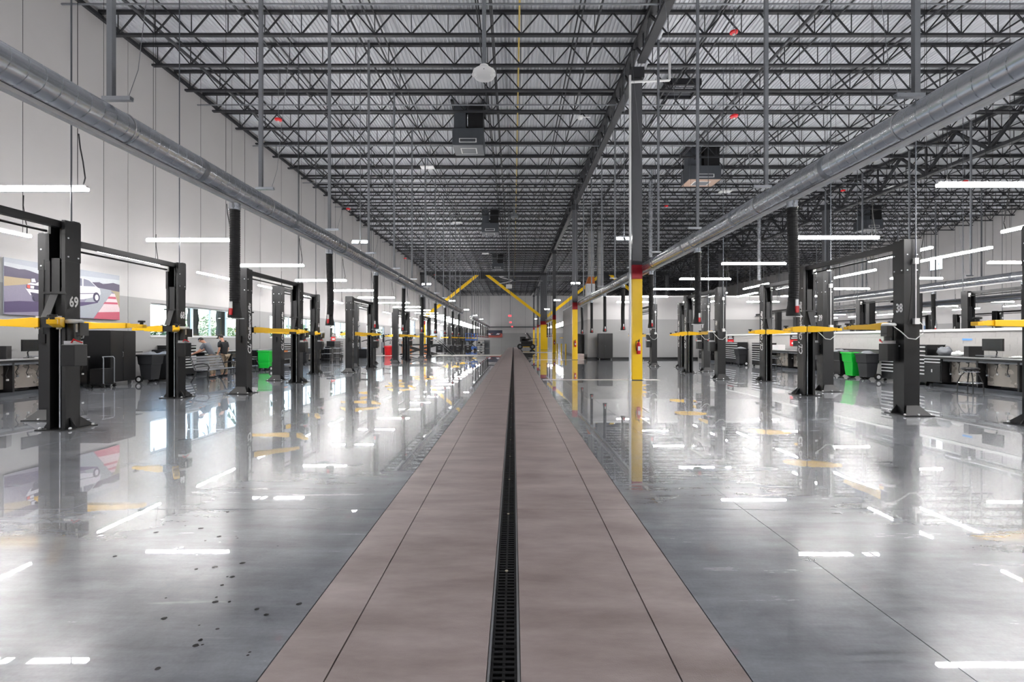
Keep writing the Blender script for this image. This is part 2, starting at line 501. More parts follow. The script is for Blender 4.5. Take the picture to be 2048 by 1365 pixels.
# office block inside the hall
tag(MB().box(5.9, XR, 36.2, 36.4, 0, 4.95).obj('wall_office_front', WALL), 'pale grey and white office partition facing the lifts', None, None, 'structure')
tag(MB().box(5.9, 6.1, 36.4, 54.0, 0, 4.95).obj('wall_office_side', WALL), 'pale office partition running along the lane', None, None, 'structure')
tag(MB().box(5.9, XR, 53.8, 54.0, 0, 4.95).obj('wall_office_rear', WALL), 'rear partition of the office block', None, None, 'structure')
tag(MB().box(XR-.2, XR, 36.4, 53.8, 0, 4.95).obj('wall_office_end', WALL), 'end partition of the office block', None, None, 'structure')
tag(MB().box(5.85, XR+.05, 36.15, 54.05, 4.95, 5.05).obj('ceiling_office', WHITE), 'flat white roof of the office block', None, None, 'structure')
tag(MB().box(5.86, XR, 36.17, 36.2, 0, .16).obj('baseboard_office_front', BLACK2), 'black rubber baseboard of the office partition', None, None, 'structure')
tag(MB().box(5.87, 5.9, 36.2, 54.0, 0, .16).obj('baseboard_office_side', BLACK2), 'black rubber baseboard along the lane', None, None, 'structure')

# low block wall between the two work halls
CMU = mat('painted_block', (172,170,168), .6, 0, .05, 12)
HW0, HW1 = 14.62, 14.8
hw = MB().box(HW0+.006, HW1, 4.0, 36.1, 0, 1.82).obj('wall_low', CMU)
tag(hw, 'low white painted block wall behind the right hand workbenches', None, None, 'structure')
MB().box(HW0-.05, HW1+.05, 4.0, 36.1, 1.82, 1.91).obj('cap', OFFW, hw, bev=.006)
blk = MB().box(-.002, .008, -.1982, .1982, -.0982, .0982).mesh('block', CMU, bev=.0015)
for r in range(5):
    for i in range(48):
        place('block', blk, hw, (HW0, 12.4 + .4*i + (.2 if r % 2 else 0), .92 + .2*r))

# ---- windows
def glass_mat():
    m = bpy.data.materials.new('window_glass'); m.use_nodes = True
    nt = m.node_tree; L = nt.links
    for n in list(nt.nodes):
        if n.type != 'OUTPUT_MATERIAL': nt.nodes.remove(n)
    out = [n for n in nt.nodes if n.type == 'OUTPUT_MATERIAL'][0]
    tr = nt.nodes.new('ShaderNodeBsdfTransparent'); tr.inputs['Color'].default_value = (.9,.94,.95,1)
    gl = nt.nodes.new('ShaderNodeBsdfGlossy'); gl.inputs['Roughness'].default_value = .02
    lw = nt.nodes.new('ShaderNodeLayerWeight'); lw.inputs['Blend'].default_value = .5
    pw = nt.nodes.new('ShaderNodeMath'); pw.operation = 'POWER'; pw.inputs[1].default_value = 5
    fr = nt.nodes.new('ShaderNodeMath'); fr.operation = 'MULTIPLY_ADD'; fr.inputs[1].default_value = .8; fr.inputs[2].default_value = .03
    L.new(lw.outputs['Facing'], pw.inputs[0]); L.new(pw.outputs[0], fr.inputs[0])
    mx = nt.nodes.new('ShaderNodeMixShader')
    L.new(fr.outputs[0], mx.inputs[0]); L.new(tr.outputs[0], mx.inputs[1]); L.new(gl.outputs[0], mx.inputs[2])
    L.new(mx.outputs[0], out.inputs['Surface'])
    return m
GLASS = glass_mat()
ALU = mat('window_frame_aluminium', (205,208,212), .4, .3, .03)
for n, (a, b, c, d) in enumerate(wins):
    w = bpy.data.objects.new('window_%d' % (n+1), None); COL.objects.link(w)
    tag(w, 'aluminium framed window in the left wall, %s from the viewpoint' % ordn(n), None, None, 'structure')
    x = XL - .14
    np_ = 5 if n < 5 else 4
    rows = 1 if n < 2 else (2 if n < 5 else 3)
    for z in (c, d):
        z0 = z if z == c else z-.06
        MB().box(x-.04, x+.05, a, b, z0, z0+.06).obj('window_rail', ALU, w)
    for i in range(np_+1):
        y = a + (b-a-.07)*i/np_
        MB().box(x-.04, x+.05, y, y+.07, c+.06, d-.06).obj('mullion', ALU, w)
    for r in range(1, rows):
        z = c + (d-c)*(.62 if rows == 2 else r/rows)
        for i in range(np_):
            y0 = a + (b-a-.07)*i/np_ + .07; y1 = a + (b-a-.07)*(i+1)/np_
            MB().box(x-.03, x+.04, y0, y1, z-.025, z+.025).obj('transom', ALU, w)
    for i in range(np_):
        y0 = a + (b-a-.07)*i/np_ + .07; y1 = a + (b-a-.07)*(i+1)/np_
        MB().box(x-.004, x+.004, y0, y1, c+.06, d-.06).obj('pane', GLASS, w)
    MB().box(XL-.24, XL+.03, a-.02, b+.02, c-.03, c).obj('sill', OFFW, w)
w = bpy.data.objects.new('window_10', None); COL.objects.link(w)
tag(w, 'small square window high in the far right wall', None, None, 'structure')
MB().box(XF+.1, XF+.11, 45.7, 47.15, 8.65, 10.1).obj('pane', GLASS, w)
for a in ((45.7,45.77,8.65,10.1),(47.08,47.15,8.65,10.1),(45.77,47.08,8.65,8.72),(45.77,47.08,10.03,10.1)):
    MB().box(XF+.05, XF+.16, *a).obj('window_rail', ALU, w)

# ---- corrugated roof deck
DECKM = mat('galvanized_roof_deck', (205,207,212), .5, .1, .16, 1.2, 0, stretch=(4,.25,1))
dm = MB(); x = XL - .2; vs = []; pitch = .1524
prof = [(0,0),(.045,0),(.066,.045),(.131,.045)]
while x < XF + .2:
    for a, h in prof: vs.append((x+a, DECK+h))
    x += pitch
n = len(vs)
dm.add([(a, YB-.3, h) for a, h in vs] + [(a, YE+.4, h) for a, h in vs], [(i, i+1, n+i+1, n+i) for i in range(n-1)])
ceil = dm.obj('ceiling', DECKM)
tag(ceil, 'corrugated galvanized steel roof deck over the open joists', None, None, 'structure')
MB().box(XL-.5, XF+.5, YB-.5, YE+.6, DECK+.06, DECK+.2).obj('roof_slab', DARKG, ceil)

# ---- open web joists
def truss_proto(L, depth, panel, cw, ch, wt, near, verticals=True):
    n = max(2, round(L/panel)); p = L/n
    out = []
    top = MB().box(0, L, -cw/2, cw/2, -ch/2, ch/2)
    bot = MB().box(p*.35, L-p*.35, -cw/2, cw/2, -depth-ch*.42, -depth+ch*.42)
    out.append(('top_chord', top.mesh('top_chord', JOIST), [(0,0,0)]))
    out.append(('bottom_chord', bot.mesh('bottom_chord', JOIST), [(0,0,0)]))
    up = (0,1,0)
    if near:
        d1 = MB().bar((0,0,-depth+ch*.3), (p/2,0,-ch*.3), wt, wt, up).mesh('web_member', JOIST)
        d2 = MB().bar((0,0,-depth+ch*.3), (-p/2,0,-ch*.3), wt, wt, up).mesh('web_member', JOIST)
        vv = MB().bar((0,0,-depth+ch*.3), (0,0,-ch*.3), wt*.6, wt*.6, up).mesh('web_member', JOIST)
        xs = [p*(i+.5) for i in range(n)]
        out.append(('web_member', d1, [(x,0,0) for x in xs]))
        out.append(('web_member', d2, [(x,0,0) for x in xs]))
        if verticals: out.append(('web_member', vv, [(x,0,0) for x in xs]))
    else:
        m = MB()
        for i in range(n):
            x = p*(i+.5)
            m.bar((x,0,-depth), (x+p/2,0,0), wt, wt, up); m.bar((x,0,-depth), (x-p/2,0,0), wt, wt, up)
            if verticals: m.bar((x,0,-depth), (x,0,0), wt*.6, wt*.6, up)
        out.append(('web', m.mesh('web', JOIST), [(0,0,0)]))
    return out
def put_truss(name, proto, loc, rotz, label, cat, group):
    t = thing(name, label, cat, loc, rotz, group)
    for nm, me, locs in proto:
        for l in locs:
            place(nm, me, t, l)
    return t
J_near = truss_proto(XC-XL, .80, 1.25, .13, .09, .042, True)
J_far = truss_proto(XC-XL, .80, 1.25, .13, .09, .042, False)
bays = (('left', XL), ('middle', XC), ('right', XR))
for bname, x0 in bays:
    c = 0
    for k in range(-3, 53):
        y = 17.6 + 1.76*k
        if bname == 'right' and y < 17: continue
        near = (bname != 'right' and -1 <= k <= 8) or (bname == 'right' and 3 <= k <= 9)
        place_ = {'left': 'between left wall and columns', 'middle': 'right of the column row', 'right': 'over the far right work hall'}[bname]
        put_truss('roof_joist', J_near if near else J_far, (x0, y, 12.96), 0,
                  'dark open web joist %s, %s from viewpoint' % (place_, ordn(c)), 'joist', 'open web roof joists, %s bay' % bname)
        c += 1

# girders along the column rows
G1 = truss_proto(17.5, .95, 1.76, .3, .15, .075, True)
G2 = truss_proto(17.5, 1.75, 3.5, .3, .17, .13, True)
for k in range(6):
    y = 17.6*k + .2*(k > 3)
    put_truss('roof_girder', G1, (XC, y, 12.82), PI/2, 'dark roof girder over the yellow columns, %s span from the viewpoint' % ordn(k), 'girder', 'girders over the column row')
    put_truss('roof_girder', G2, (XR, y, 12.82), PI/2, 'deep dark roof girder of the right hand column row, %s span from the viewpoint' % ordn(k), 'girder', 'girders of the right column row')
# bridging lines and wall angle
bi = 0
for bname, x0 in bays:
    for f in (.13, .31, .5, .69, .87):
        x = x0 + (XC-XL)*f
        for z, s in ((12.88, 'upper'), (12.2, 'lower')):
            tag(MB().box(x-.022, x+.022, 9, YE-2, z-.022, z+.022).obj('bridging_bar', JOIST),
                'thin dark %s bridging bar across the %s bay joists, %s from the left' % (s, bname, ordn(int(round((f-.13)/.185)))), 'bar', 'joist bridging bars')
tag(MB().box(XL, XL+.12, YB, YE, 12.7, 12.82).obj('trim_1', JOIST), 'dark steel ledger angle along the left wall under the roof', None, None, 'structure')

# ---- columns
def column(x, y, w, big=False, label='', d=None, base=0):
    d = d or w
    t = thing('column', label, 'column', (x, y, 0), 0, 'steel columns with yellow guards')
    MB().box(-w/2, w/2, -d/2, d/2, 4.42, 11.9).obj('shaft', GREYC, t)
    MB().box(-w/2-.006, w/2+.006, -d/2-.006, d/2+.006, 3.88, 4.42).obj('red_band', REDC, t)
    MB().box(-w/2-.008, w/2+.008, -d/2-.008, d/2+.008, .02, 3.88).obj('yellow_guard', YELC, t, bev=.01)
    MB().box(-w/2-.05, w/2+.05, -d/2-.05, d/2+.05, 0, .02).obj('base_plate', DARKG, t)
    MB().box(-w/2-.06, w/2+.06, -d/2-.1, d/2+.1, 11.55, 11.95).obj('head_plate', JOIST, t)
    return t
cols1 = [17.6, 35.2, 53.0, 70.8, 88.5, 106.0]
for i, y in enumerate(cols1):
    big = abs(y-70.8) < .1
    lab = ['tall column nearest the viewpoint, grey above, yellow below, with fire extinguisher',
           'second yellow and grey column along the lane, before the office corner',
           'third yellow and grey column along the lane', 'broad yellow and grey column where the yellow braces meet',
           'slim yellow column just behind the broad one', 'farthest slim yellow column before the end wall'][i]
    column(XC, y, 1.05 if big else .37, big, lab, .45 if big else None)
column(XL+.42, 70.4, .7, False, 'yellow, red and dark column standing against the left wall', .5)
for i, y in enumerate([35.2, 53.0, 70.8, 88.5]):
    column(XR+.25 if y < 60 else XR, y, .37, False, 'tall column of the second column row, %s from the viewpoint' % ordn(i))

# braced frame
BRACE = YELC
bf = thing('brace_frame', 'pair of diagonal yellow braces rising to a dark beam over the lane', 'brace', (0, 70.8, 0))
MB().box(XL+.8, XC-.6, -.18, .18, 11.6, 12.1).obj('beam', JOIST, bf)
MB().box(-5.5, -4.2, -.15, .15, 11.0, 11.75).obj('gusset_plate', JOIST, bf)
MB().bar((XL+.75, 0, 5.2), (-5.45, 0, 11.75), .32, .42).obj('brace', BRACE, bf)
MB().bar((XC-.5, 0, 5.2), (-4.25, 0, 11.75), .32, .42).obj('brace', BRACE, bf)
bf2 = thing('brace_frame', 'pair of diagonal yellow braces over the office block', 'brace', (0, 70.8, 0))
MB().box(XC+.6, XR-.3, -.18, .18, 11.6, 12.1).obj('beam', JOIST, bf2)
MB().box(13.6, 15.0, -.15, .15, 11.0, 11.75).obj('gusset_plate', JOIST, bf2)
MB().bar((XC+.5, 0, 5.2), (13.7, 0, 11.75), .32, .42).obj('brace', BRACE, bf2)
MB().bar((XR-.2, 0, 5.2), (14.9, 0, 11.75), .32, .42).obj('brace', BRACE, bf2)
# ================================================================== hanging lights
def tube_proto(up):
    t = thing('tube_light', 'x', 'light', (0,0,0))
    MB().box(-1.185, 1.185, -.03, .03, 0.012, .045).obj('housing', WHITE, t)
    if up: MB().add([(-1.15,-.026,.047),(1.15,-.026,.047),(1.15,.026,.047),(-1.15,.026,.047)], [(0,1,2,3)]).obj('added_uplight', UPL, t)  # extra glowing strip on top, added to light the deck and upper hall
    MB().add([(x,y,z) for x in (-1.18,1.18) for y,z in ((-.036,.012),(-.03,-.038),(.03,-.038),(.036,.012))], [(0,1,5,4),(1,2,6,5),(2,3,7,6),(0,3,2,1),(4,5,6,7)]).obj('diffuser', TUBE if up else TUBEW, t)
    for x in (-1.0, 1.0):
        MB().cyl((x,0,.045), (x,0,8.72 if up else 8.81), .0055, n=5).obj('cable', RUBBER, t)
    MB().tube([(1.1,0,.045),(1.12,.02,.2),(1.07,.03,.5),(1.03,.02,.75),(1.02,.0,1.0)], .011, 5).obj('cord', RUBBER, t)
    return t
_tps = [tube_proto(True), tube_proto(False)]
_first = [True, True]
def tube(x, y, z, along_y, label, group):
    ix = 1 if along_y else 0; _tp = _tps[ix]
    if _first[ix]:
        _first[ix] = False
        _tp.location = (x, y, z); _tp.rotation_euler = (0,0,PI/2 if along_y else 0)
        return tag(_tp, label, None, group)
    return clone(_tp, (x, y, z), PI/2 if along_y else 0, label, group)
def row(n0, n1, x, y0, z, along_y, where, group, skip=lambda y: False):
    c = 0; b = 0
    for k in range(n0, n1):
        y = y0 + BAY*k
        if skip(y): continue
        if y < 5:
            lab = 'hanging white tube light %s, %s one behind the viewpoint' % (where, ordn(b)); b += 1
        else:
            lab = 'hanging white tube light %s, %s from the viewpoint' % (where, ordn(c)); c += 1
        tube(x, y, z, along_y, lab, group)
row(-5, 24, -8.93, 8.28, 4.30, False, 'crosswise above the left lifts', 'crosswise tube lights of the left lift row')
row(-5, 23, -12.4, 10.5, 4.21, True, 'lengthwise above the left benches', 'lengthwise tube lights along the left wall')
row(-5, 24, 8.87, 8.26, 4.365, False, 'crosswise above the right lifts', 'crosswise tube lights of the right lift row', lambda y: 34 < y < 56)
row(-5, 5, 12.25, 14.5, 4.26, True, 'lengthwise above the right benches', 'lengthwise tube lights above the right benches')
row(-5, 5, 14.0, 14.5, 4.26, True, 'lengthwise above the low block wall', 'lengthwise tube lights above the block wall')
row(-2, 6, 18.45, 12.3, 4.365, False, 'crosswise beyond the low block wall', 'crosswise tube lights beyond the block wall')
row(0, 10, 35.8, 25.1, 4.365, False, 'crosswise by the far right wall', 'crosswise tube lights of the far right row')
row(0, 8, 39.8, 31.5, 4.26, True, 'lengthwise along the far right wall', 'lengthwise tube lights of the far right wall')

# ---- flood lamps in pairs on stems
def flood(x, y, z, label):
    t = thing('flood_light', label, 'light', (x, y, z), 0, 'paired flood lights')
    MB().cyl((0,0,.1), (0,0,DECK-z), .016, n=6).obj('stem', ZINC, t)
    MB().box(-.34, .34, -.02, .02, .07, .11).obj('bracket', GREYP, t)
    for s in (-1, 1):
        h = MB().box(-.15, .15, -.045, .03, -.11, .11).obj('lamp_head', GREYP, t, (s*.19, 0, 0), (math.radians(-38), 0, 0), bev=.01)
        MB().box(-.135, .135, -.056, -.046, -.095, .095).obj('lens', FLOOD, h)
for i, y in enumerate((19.3, 34.0, 48.4, 62.8, 77.2, 91.6)):
    flood(-6.5, y, 5.68, 'bright pair of flood lights over the left lifts, %s from the viewpoint' % ordn(i))
for i, y in enumerate((18.7, 33.4, 47.6, 61.8, 76.0, 90.2)):
    flood(4.55, y, 5.68, 'bright pair of flood lights beside the column row, %s from the viewpoint' % ordn(i))

# ================================================================== exhaust ducts
def duct(x, y0, y1, z, label, hangers=True, ring=True, r=.2):
    t = thing('exhaust_duct', label, 'duct', (x, y0, z))
    Lg = y1 - y0
    MB().cyl((0,0,0), (0,Lg,0), r, n=32).obj('duct_pipe', DUCT, t, smooth=True)
    if ring:
        pts = []; turn = .17; n = int(Lg/turn)*14
        for i in range(n+1):
            q = 2*PI*i/14
            pts.append(((r+.001)*math.cos(q), Lg*i/n, (r+.001)*math.sin(q)))
        MB().tube(pts, .0045, 4, False).obj('spiral_seam', GALV, t)
        c = 3.05
        while c < Lg:
            MB().cyl((0,c-.05,0), (0,c+.05,0), r+.006, n=32).obj('coupling', GALV, t, smooth=True)
            c += 3.05
    MB().box(-.045, .045, 0, Lg, -r-.05, -r-.002).obj('glint_rail', WHITE, t)  # white rail, its brightness standing in for the reflection along the duct underside
    if hangers:
        c = 1.15
        sg = 1 if x < 0 else -1
        while c < Lg:
            MB().box(-.035, .035, c-.03, c+.03, r+.13, 12.1-z).obj('hanger_strut', GREYP, t, loc=(0,0,0))
            MB().box(-.1, .26, c-.03, c+.03, r+.08, r+.13).obj('hanger_arm', GALV, t) if sg > 0 else MB().box(-.26, .1, c-.03, c+.03, r+.08, r+.13).obj('hanger_arm', GALV, t)
            MB().tube([((r+.004)*math.cos(q*PI/12), c+.14, (r+.004)*math.sin(q*PI/12)) for q in range(25)], .009, 4, False).obj('strap', STEEL, t)
            MB().tube([(sg*.22, c, r+.13), (sg*.3, c+.05, r+.5), (sg*.9, c+.3, 12.1-z)], .005, 4).obj('brace_wire', ZINC, t)
            c += 3.42
    return t
duct(-5.1, 1.2, 44.7, 4.30, 'long galvanized spiral exhaust duct hanging over the left lifts')
duct(5.1, 1.2, 35.0, 4.34, 'long galvanized spiral exhaust duct hanging over the right lifts')
duct(-5.1, 55, 98, 4.30, 'distant spiral exhaust duct hanging over the far left lifts', True, False)
duct(5.1, 58, 98, 4.30, 'distant spiral exhaust duct beyond the office block', True, False)
duct(22.1, 14, 36.0, 4.34, 'spiral exhaust duct hanging beyond the low block wall')
duct(32.3, 20, 70, 4.34, 'spiral exhaust duct in front of the far right lifts', True, False)

def hose_proto(bend):
    t = thing('exhaust_hose', 'x', 'hose')
    # origin at the duct axis
    MB().lathe([(.088,-.252),(.092,-.256),(.092,-.33),(.098,-.34),(.098,-.37),(.09,-.38)], 18).obj('collar', DUCT, t, smooth=True)
    rings = []; rs = []; n = 84; z0, z1 = -.37, -2.12
    for i in range(n+1):
        f = i/n
        off = bend*math.sin(f*PI*.9)*f
        rings.append((off, 0, z0 + (z1-z0)*f)); rs.append(.083 + (.007 if i % 2 else 0))
    MB().tube(rings, rs, 16).obj('hose', RUBBER, t)
    xo = rings[-1][0]
    nz = MB().lathe([(.088,0),(.09,-.05),(.1,-.1),(.112,-.16),(.116,-.24),(.108,-.25)], 18, (xo,0,-2.1)).obj('nozzle', RUBBER, t, smooth=True)
    MB().box(xo-.17, xo+.17, -.012, .012, -2.37, -2.355).obj('hook_bar', STEEL, nz)
    MB().box(xo-.02, xo+.02, -.135, -.1, -2.18, -2.06).obj('latch', WHITE, nz)
    MB().box(xo-.024, xo+.024, -.14, -.1, -2.3, -2.18).obj('red_grip', RED, nz)
    return t
_hp = [hose_proto(.0), hose_proto(.05), hose_proto(-.035)]
_used = [False]*3
def hose(x, y, z, label, group, v):
    if not _used[v]:
        _used[v] = True
        _hp[v].location = (x,y,z); return tag(_hp[v], label, None, group)
    return clone(_hp[v], (x,y,z), 0, label, group)
for k in range(9):
    hose(-5.1, 8.33+BAY*k, 4.30, 'black exhaust hose hanging from the left duct, %s from the viewpoint' % ordn(k), 'exhaust hoses of the left duct', [0,1,0,2,0,1,0,2,0][k])
for k in range(7):
    hose(5.1, 8.33+BAY*k, 4.34, 'black exhaust hose hanging from the right duct, %s from the viewpoint' % ordn(k), 'exhaust hoses of the right duct', [1,0,0,2,0,0,1][k])
for k in range(9):
    hose(-5.1, 57+BAY*k, 4.30, 'black exhaust hose of the distant left duct, %s from the viewpoint' % ordn(k), 'exhaust hoses of the distant left duct', k % 3)
for k in range(3):
    hose(5.1, 60+BAY*k, 4.30, 'black exhaust hose hanging behind the office block, %s from the viewpoint' % ordn(k), 'exhaust hoses behind the office', k % 3)
for k in range(4):
    hose(22.1, 19.7+BAY*k, 4.34, 'black exhaust hose beyond the low block wall, %s from the viewpoint' % ordn(k), 'exhaust hoses beyond the block wall', k % 3)

# ================================================================== two post lifts
POST_H = 3.6
HS = 1.62
def cprof(y0, s, g=0.0, lip=.06, th=.022):
    # C channel open towards -s*Y
    a, b = .16+g, .135+g
    P = [(-a, s*b), (a, s*b), (a, -s*b), (a-lip, -s*b), (a-lip, -s*(b-th)), (a-th, -s*(b-th)), (a-th, s*(b-th)), (-a+th, s*(b-th)),
         (-a+th, -s*(b-th)), (-a+lip, -s*(b-th)), (-a+lip, -s*b), (-a, -s*b)]
    return [(x, y0+y) for x, y in P]
_arm_cache = {}
def arm_parts(length, ext):
    k = (length, ext)
    if k not in _arm_cache:
        base = MB().prism([(0,-.075),(.1,-.085),(.5,-.065),(length,-.055),(length,.05),(.5,.05),(.12,.085),(0,.075)], 'y', -.065, .065).mesh('arm', YEL, False, .006)
        inn = MB().box(length-.15, length+ext, -.045, .045, -.045, .035).mesh('arm_extension', YEL, False, .004)
        tip = MB().box(length+ext-.02, length+ext+.1, -.06, .06, -.05, .02).mesh('arm_tip', YEL, False, .01)
        pad = MB().lathe([(.03,.0),(.03,.04),(.062,.045),(.062,.075),(.055,.08)], 12, (length+ext+.04,0,.02)).mesh('pad', RUBBER)
        pin = MB().cyl((.06,0,-.11), (.06,0,.11), .035, n=10).mesh('pivot_pin', STEEL)
        _arm_cache[k] = (base, inn, tip, pad, pin)
    return _arm_cache[k]
def lift_proto(angles, near):
    t = thing('two_post_lift', 'x', 'car lift')
    for s in (1, -1):
        y0 = s*HS; main = s > 0
        MB().prism(cprof(y0, s), 'z', .02, 2.92).obj('post', BLACK, t)
        MB().prism(cprof(y0, s, .007), 'z', 2.9, POST_H).obj('post_extension', BLACK, t)
        MB().box(-.16, .16, min(y0+s*.02, y0+s*.135), max(y0+s*.02, y0+s*.135), POST_H-.01, POST_H+.02).obj('top_plate', BLACK, t)
        MB().box(-.3, .3, y0-.2 if s > 0 else y0-.33, y0+.33 if s > 0 else y0+.2, 0, .022).obj('base_plate', BLACK2, t)
        # flared foot behind the post and gussets at its sides
        yb = y0+s*.136
        MB().add([(-.15,yb,.022),(.15,yb,.022),(.1,yb,.2),(-.1,yb,.2),(-.26,yb+s*.17,.022),(.26,yb+s*.17,.022),(.13,yb+s*.02,.2),(-.13,yb+s*.02,.2)],
                 [(0,1,5,4),(4,5,6,7),(3,2,6,7),(0,4,7,3),(1,2,6,5),(0,3,2,1)]).obj('foot_plate', BLACK, t)
        for sx in (-1, 1):
            MB().prism([(sx*.16,.022),(sx*.28,.022),(sx*.28,.04),(sx*.16,.2)], 'y', y0-.06, y0-.04).obj('gusset', BLACK, t)
        MB().cyl((.015, y0-s*.07, .03), (.015, y0-s*.07, 1.78), .02, n=10).obj('cylinder_rod', CHROME, t, smooth=True)
        MB().box(-.09, .09, y0-.05, y0+.05, 1.72, 2.45).obj('carriage', CHANNEL, t)
        MB().box(-.085, .055, y0-s*.115-.008, y0-s*.115+.008, 2.37, 2.95).obj('cover_plate', BLACK, t)
        MB().cyl((.02, y0-s*.06, 2.9), (.02, y0-s*.06, 3.55), .022, n=8).obj('upper_rod', BLACK2, t)
        MB().box(-.2, .2, y0-s*.15-.012, y0-s*.15+.012, 2.335, 2.37).obj('latch_bar', BLACK2, t)
        ya, yb2 = y0-s*.145, y0-s*.30
        MB().add([(-.085,ya,2.34),(.055,ya,2.34),(.055,yb2,1.93),(-.085,yb2,1.93),(-.085,ya+s*.012,2.34),(.055,ya+s*.012,2.34),(.055,yb2+s*.012,1.93),(-.085,yb2+s*.012,1.93)],
                 [(0,1,2,3),(7,6,5,4),(0,4,5,1),(1,5,6,2),(2,6,7,3),(3,7,4,0)]).obj('guard_plate', BLACK, t)
        MB().box(-.19, .19, y0-s*.2-.06, y0-s*.2+.06, 1.76, 1.92).obj('arm_yoke', BLACK2, t)
        # grey shut off bracket on top
        MB().box(-.15, -.07, y0-s*.17-.02, y0-s*.17+.02, 3.36, 3.52).obj('switch_box', OFFW, t)
        if near:
            bm = MB().lathe([(.014,0),(.014,.008),(.008,.012)], 8).mesh('bolt', SILVER)
            for (bx, bz) in ((-.1,3.3),(.1,3.3),(-.1,2.98),(.1,2.98)):
                place('bolt', bm, t, (bx, y0+s*.143, bz), (-s*PI/2,0,0))
            for sx in (-1,1):
                for (by, bz) in ((-.09,2.98),(.09,2.98),(-.09,3.3),(.02,1.42)):
                    place('bolt', bm, t, (sx*(.168 if bz > 2 else .16), y0+by, bz), (0,sx*PI/2,0))
                for by in ((.27,-.15) if s > 0 else (-.27,.15)):
                    place('anchor_bolt', bm, t, (sx*.26, y0+by, .022), (0,0,0), (1.6,1.6,2.5))
            place('anchor_bolt', bm, t, (0, y0+s*.29, .022), (0,0,0), (1.6,1.6,2.5))
        for (ax, ang, ln, ex) in angles[0 if main else 1]:
            base, inn, tip, pad, pin = arm_parts(ln, ex)
            a = place('arm', base, t, (ax, y0-s*.22, 1.84), (0,0,math.radians(ang)))
            place('arm_extension', inn, a); place('arm_tip', tip, a); place('pad', pad, a); place('pivot_pin', pin, a)
    # overhead beam
    MB().box(-.03, .09, -HS+.02, HS-.02, 3.47, 3.585).obj('beam', BLACK, t)
    MB().cyl((-.1,-HS+.2,3.4), (-.1,HS-.2,3.4), .022, n=8).obj('shutoff_bar', RUBBER, t)
    # power unit on the aisle side of the main post
    u = MB().box(.17, .4, HS-.22, HS+.02, 1.1, 1.47).obj('tank', BLACK2, t, bev=.012)
    MB().box(.2, .36, HS-.2, HS-.02, 1.47, 1.53).obj('manifold', STEEL, u)
    MB().cyl((.28,HS-.1,1.53), (.28,HS-.1,1.84), .085, n=14).obj('motor', BLACK2, t, smooth=True)
    MB().box(.3, .42, HS-.14, HS+.02, 1.62, 1.84).obj('starter_box', BLACK2, t)
    MB().box(.33, .385, HS-.146, HS-.14, 1.68, 1.82).obj('warning_label', OFFW, t)
    MB().lathe([(.11,1.83),(.13,1.85),(.13,1.88),(.1,1.9)], 14, (.28,HS-.1,0)).obj('motor_cap', OFFW, t, smooth=True)
    MB().tube([(.33,HS-.2,1.5),(.38,HS-.21,1.56),(.41,HS-.18,1.53),(.42,HS-.1,1.5)], .012, 6).obj('lever', RED, t)
    # electrical feed on the back of the main post
    yb = HS+.15
    MB().box(-.08, 0, yb-.006, yb+.06, 3.1, 3.22).obj('junction_box', OFFW, t)
    MB().cyl((-.05,yb+.02,1.97), (-.05,yb+.02,3.1), .011, n=6).obj('conduit', OFFW, t)
    MB().box(-.1, .0, yb-.006, yb+.06, 1.87, 1.99).obj('outlet_box', OFFW, t)
    MB().tube([(-.1,yb+.03,1.93),(-.16,yb+.06,1.85),(-.14,yb+.08,1.68),(0,yb+.08,1.56),(.14,yb+.06,1.58),(.24,yb,1.72),(.27,HS+.02,1.82)], .01, 6).obj('power_cable', OFFW, t)
    MB().tube([(.02,yb+.02,3.2),(.05,yb+.03,3.05),(.04,yb+.03,2.6),(.1,yb+.02,1.9)], .008, 5).obj('hose_line', RUBBER, t)
    MB().cyl((-.04,HS+.18,3.2), (-.04,HS+.18,12.1), .013, n=6).obj('conduit_drop', DARKG, t)
    # lock release box on the secondary post
    MB().box(-.11, .02, -HS-.19, -HS-.136, 1.48, 1.66).obj('release_box', BLACK2, t)
    MB().cyl((-.045,-HS-.14,3.1),(-.06,-HS-.15,1.66), .008, n=5).obj('release_cable', RUBBER, t)
    place('lettering', NAME_ME, t, (.1615, -HS+.01, 2.07), (PI/2, -PI/2, PI/2))
    place('logo_lettering', LOGO_ME, t, (.1615, -HS+.01, 1.29), (PI/2, -PI/2, PI/2))
    return t
# arms: (pivot x, angle, length, extension) for main post and secondary post
ANG_IN = ([(-.15, 183, .85, .45), (.15, -50, .7, .2)], [(.15, 38, .95, .2), (-.15, 130, .7, .2)])
ANG_OUT = ([(-.15, 176, .5, .25), (.15, -52, .75, .2)], [(.15, 5, 1.05, .22), (-.15, 150, .8, .25)])
ANG_O2 = ([(-.15, 176, .5, .2), (.15, -60, .7, .15)], [(.15, 62, .7, .15), (-.15, 125, .7, .15)])
ANG_R = ([(-.15, 263, .5, .1), (.13, -84, .95, .12)], [(.12, 160, .6, .1), (.15, -14, .35, .1)])
ANG_RO = ([(-.12, 262, .5, .1), (.13, -80, .6, .1)], [(.12, 163, .6, .1), (.15, -20, .35, .1)])
LP = {('in', 1): lift_proto(ANG_IN, True), ('out', 1): lift_proto(ANG_OUT, True), ('rin', 1): lift_proto(ANG_R, True), ('rout', 1): lift_proto(ANG_RO, True),
      ('in', 0): lift_proto(ANG_IN, False), ('out', 0): lift_proto(ANG_O2, False), ('out2', 1): lift_proto(ANG_O2, True)}
_lu = set()
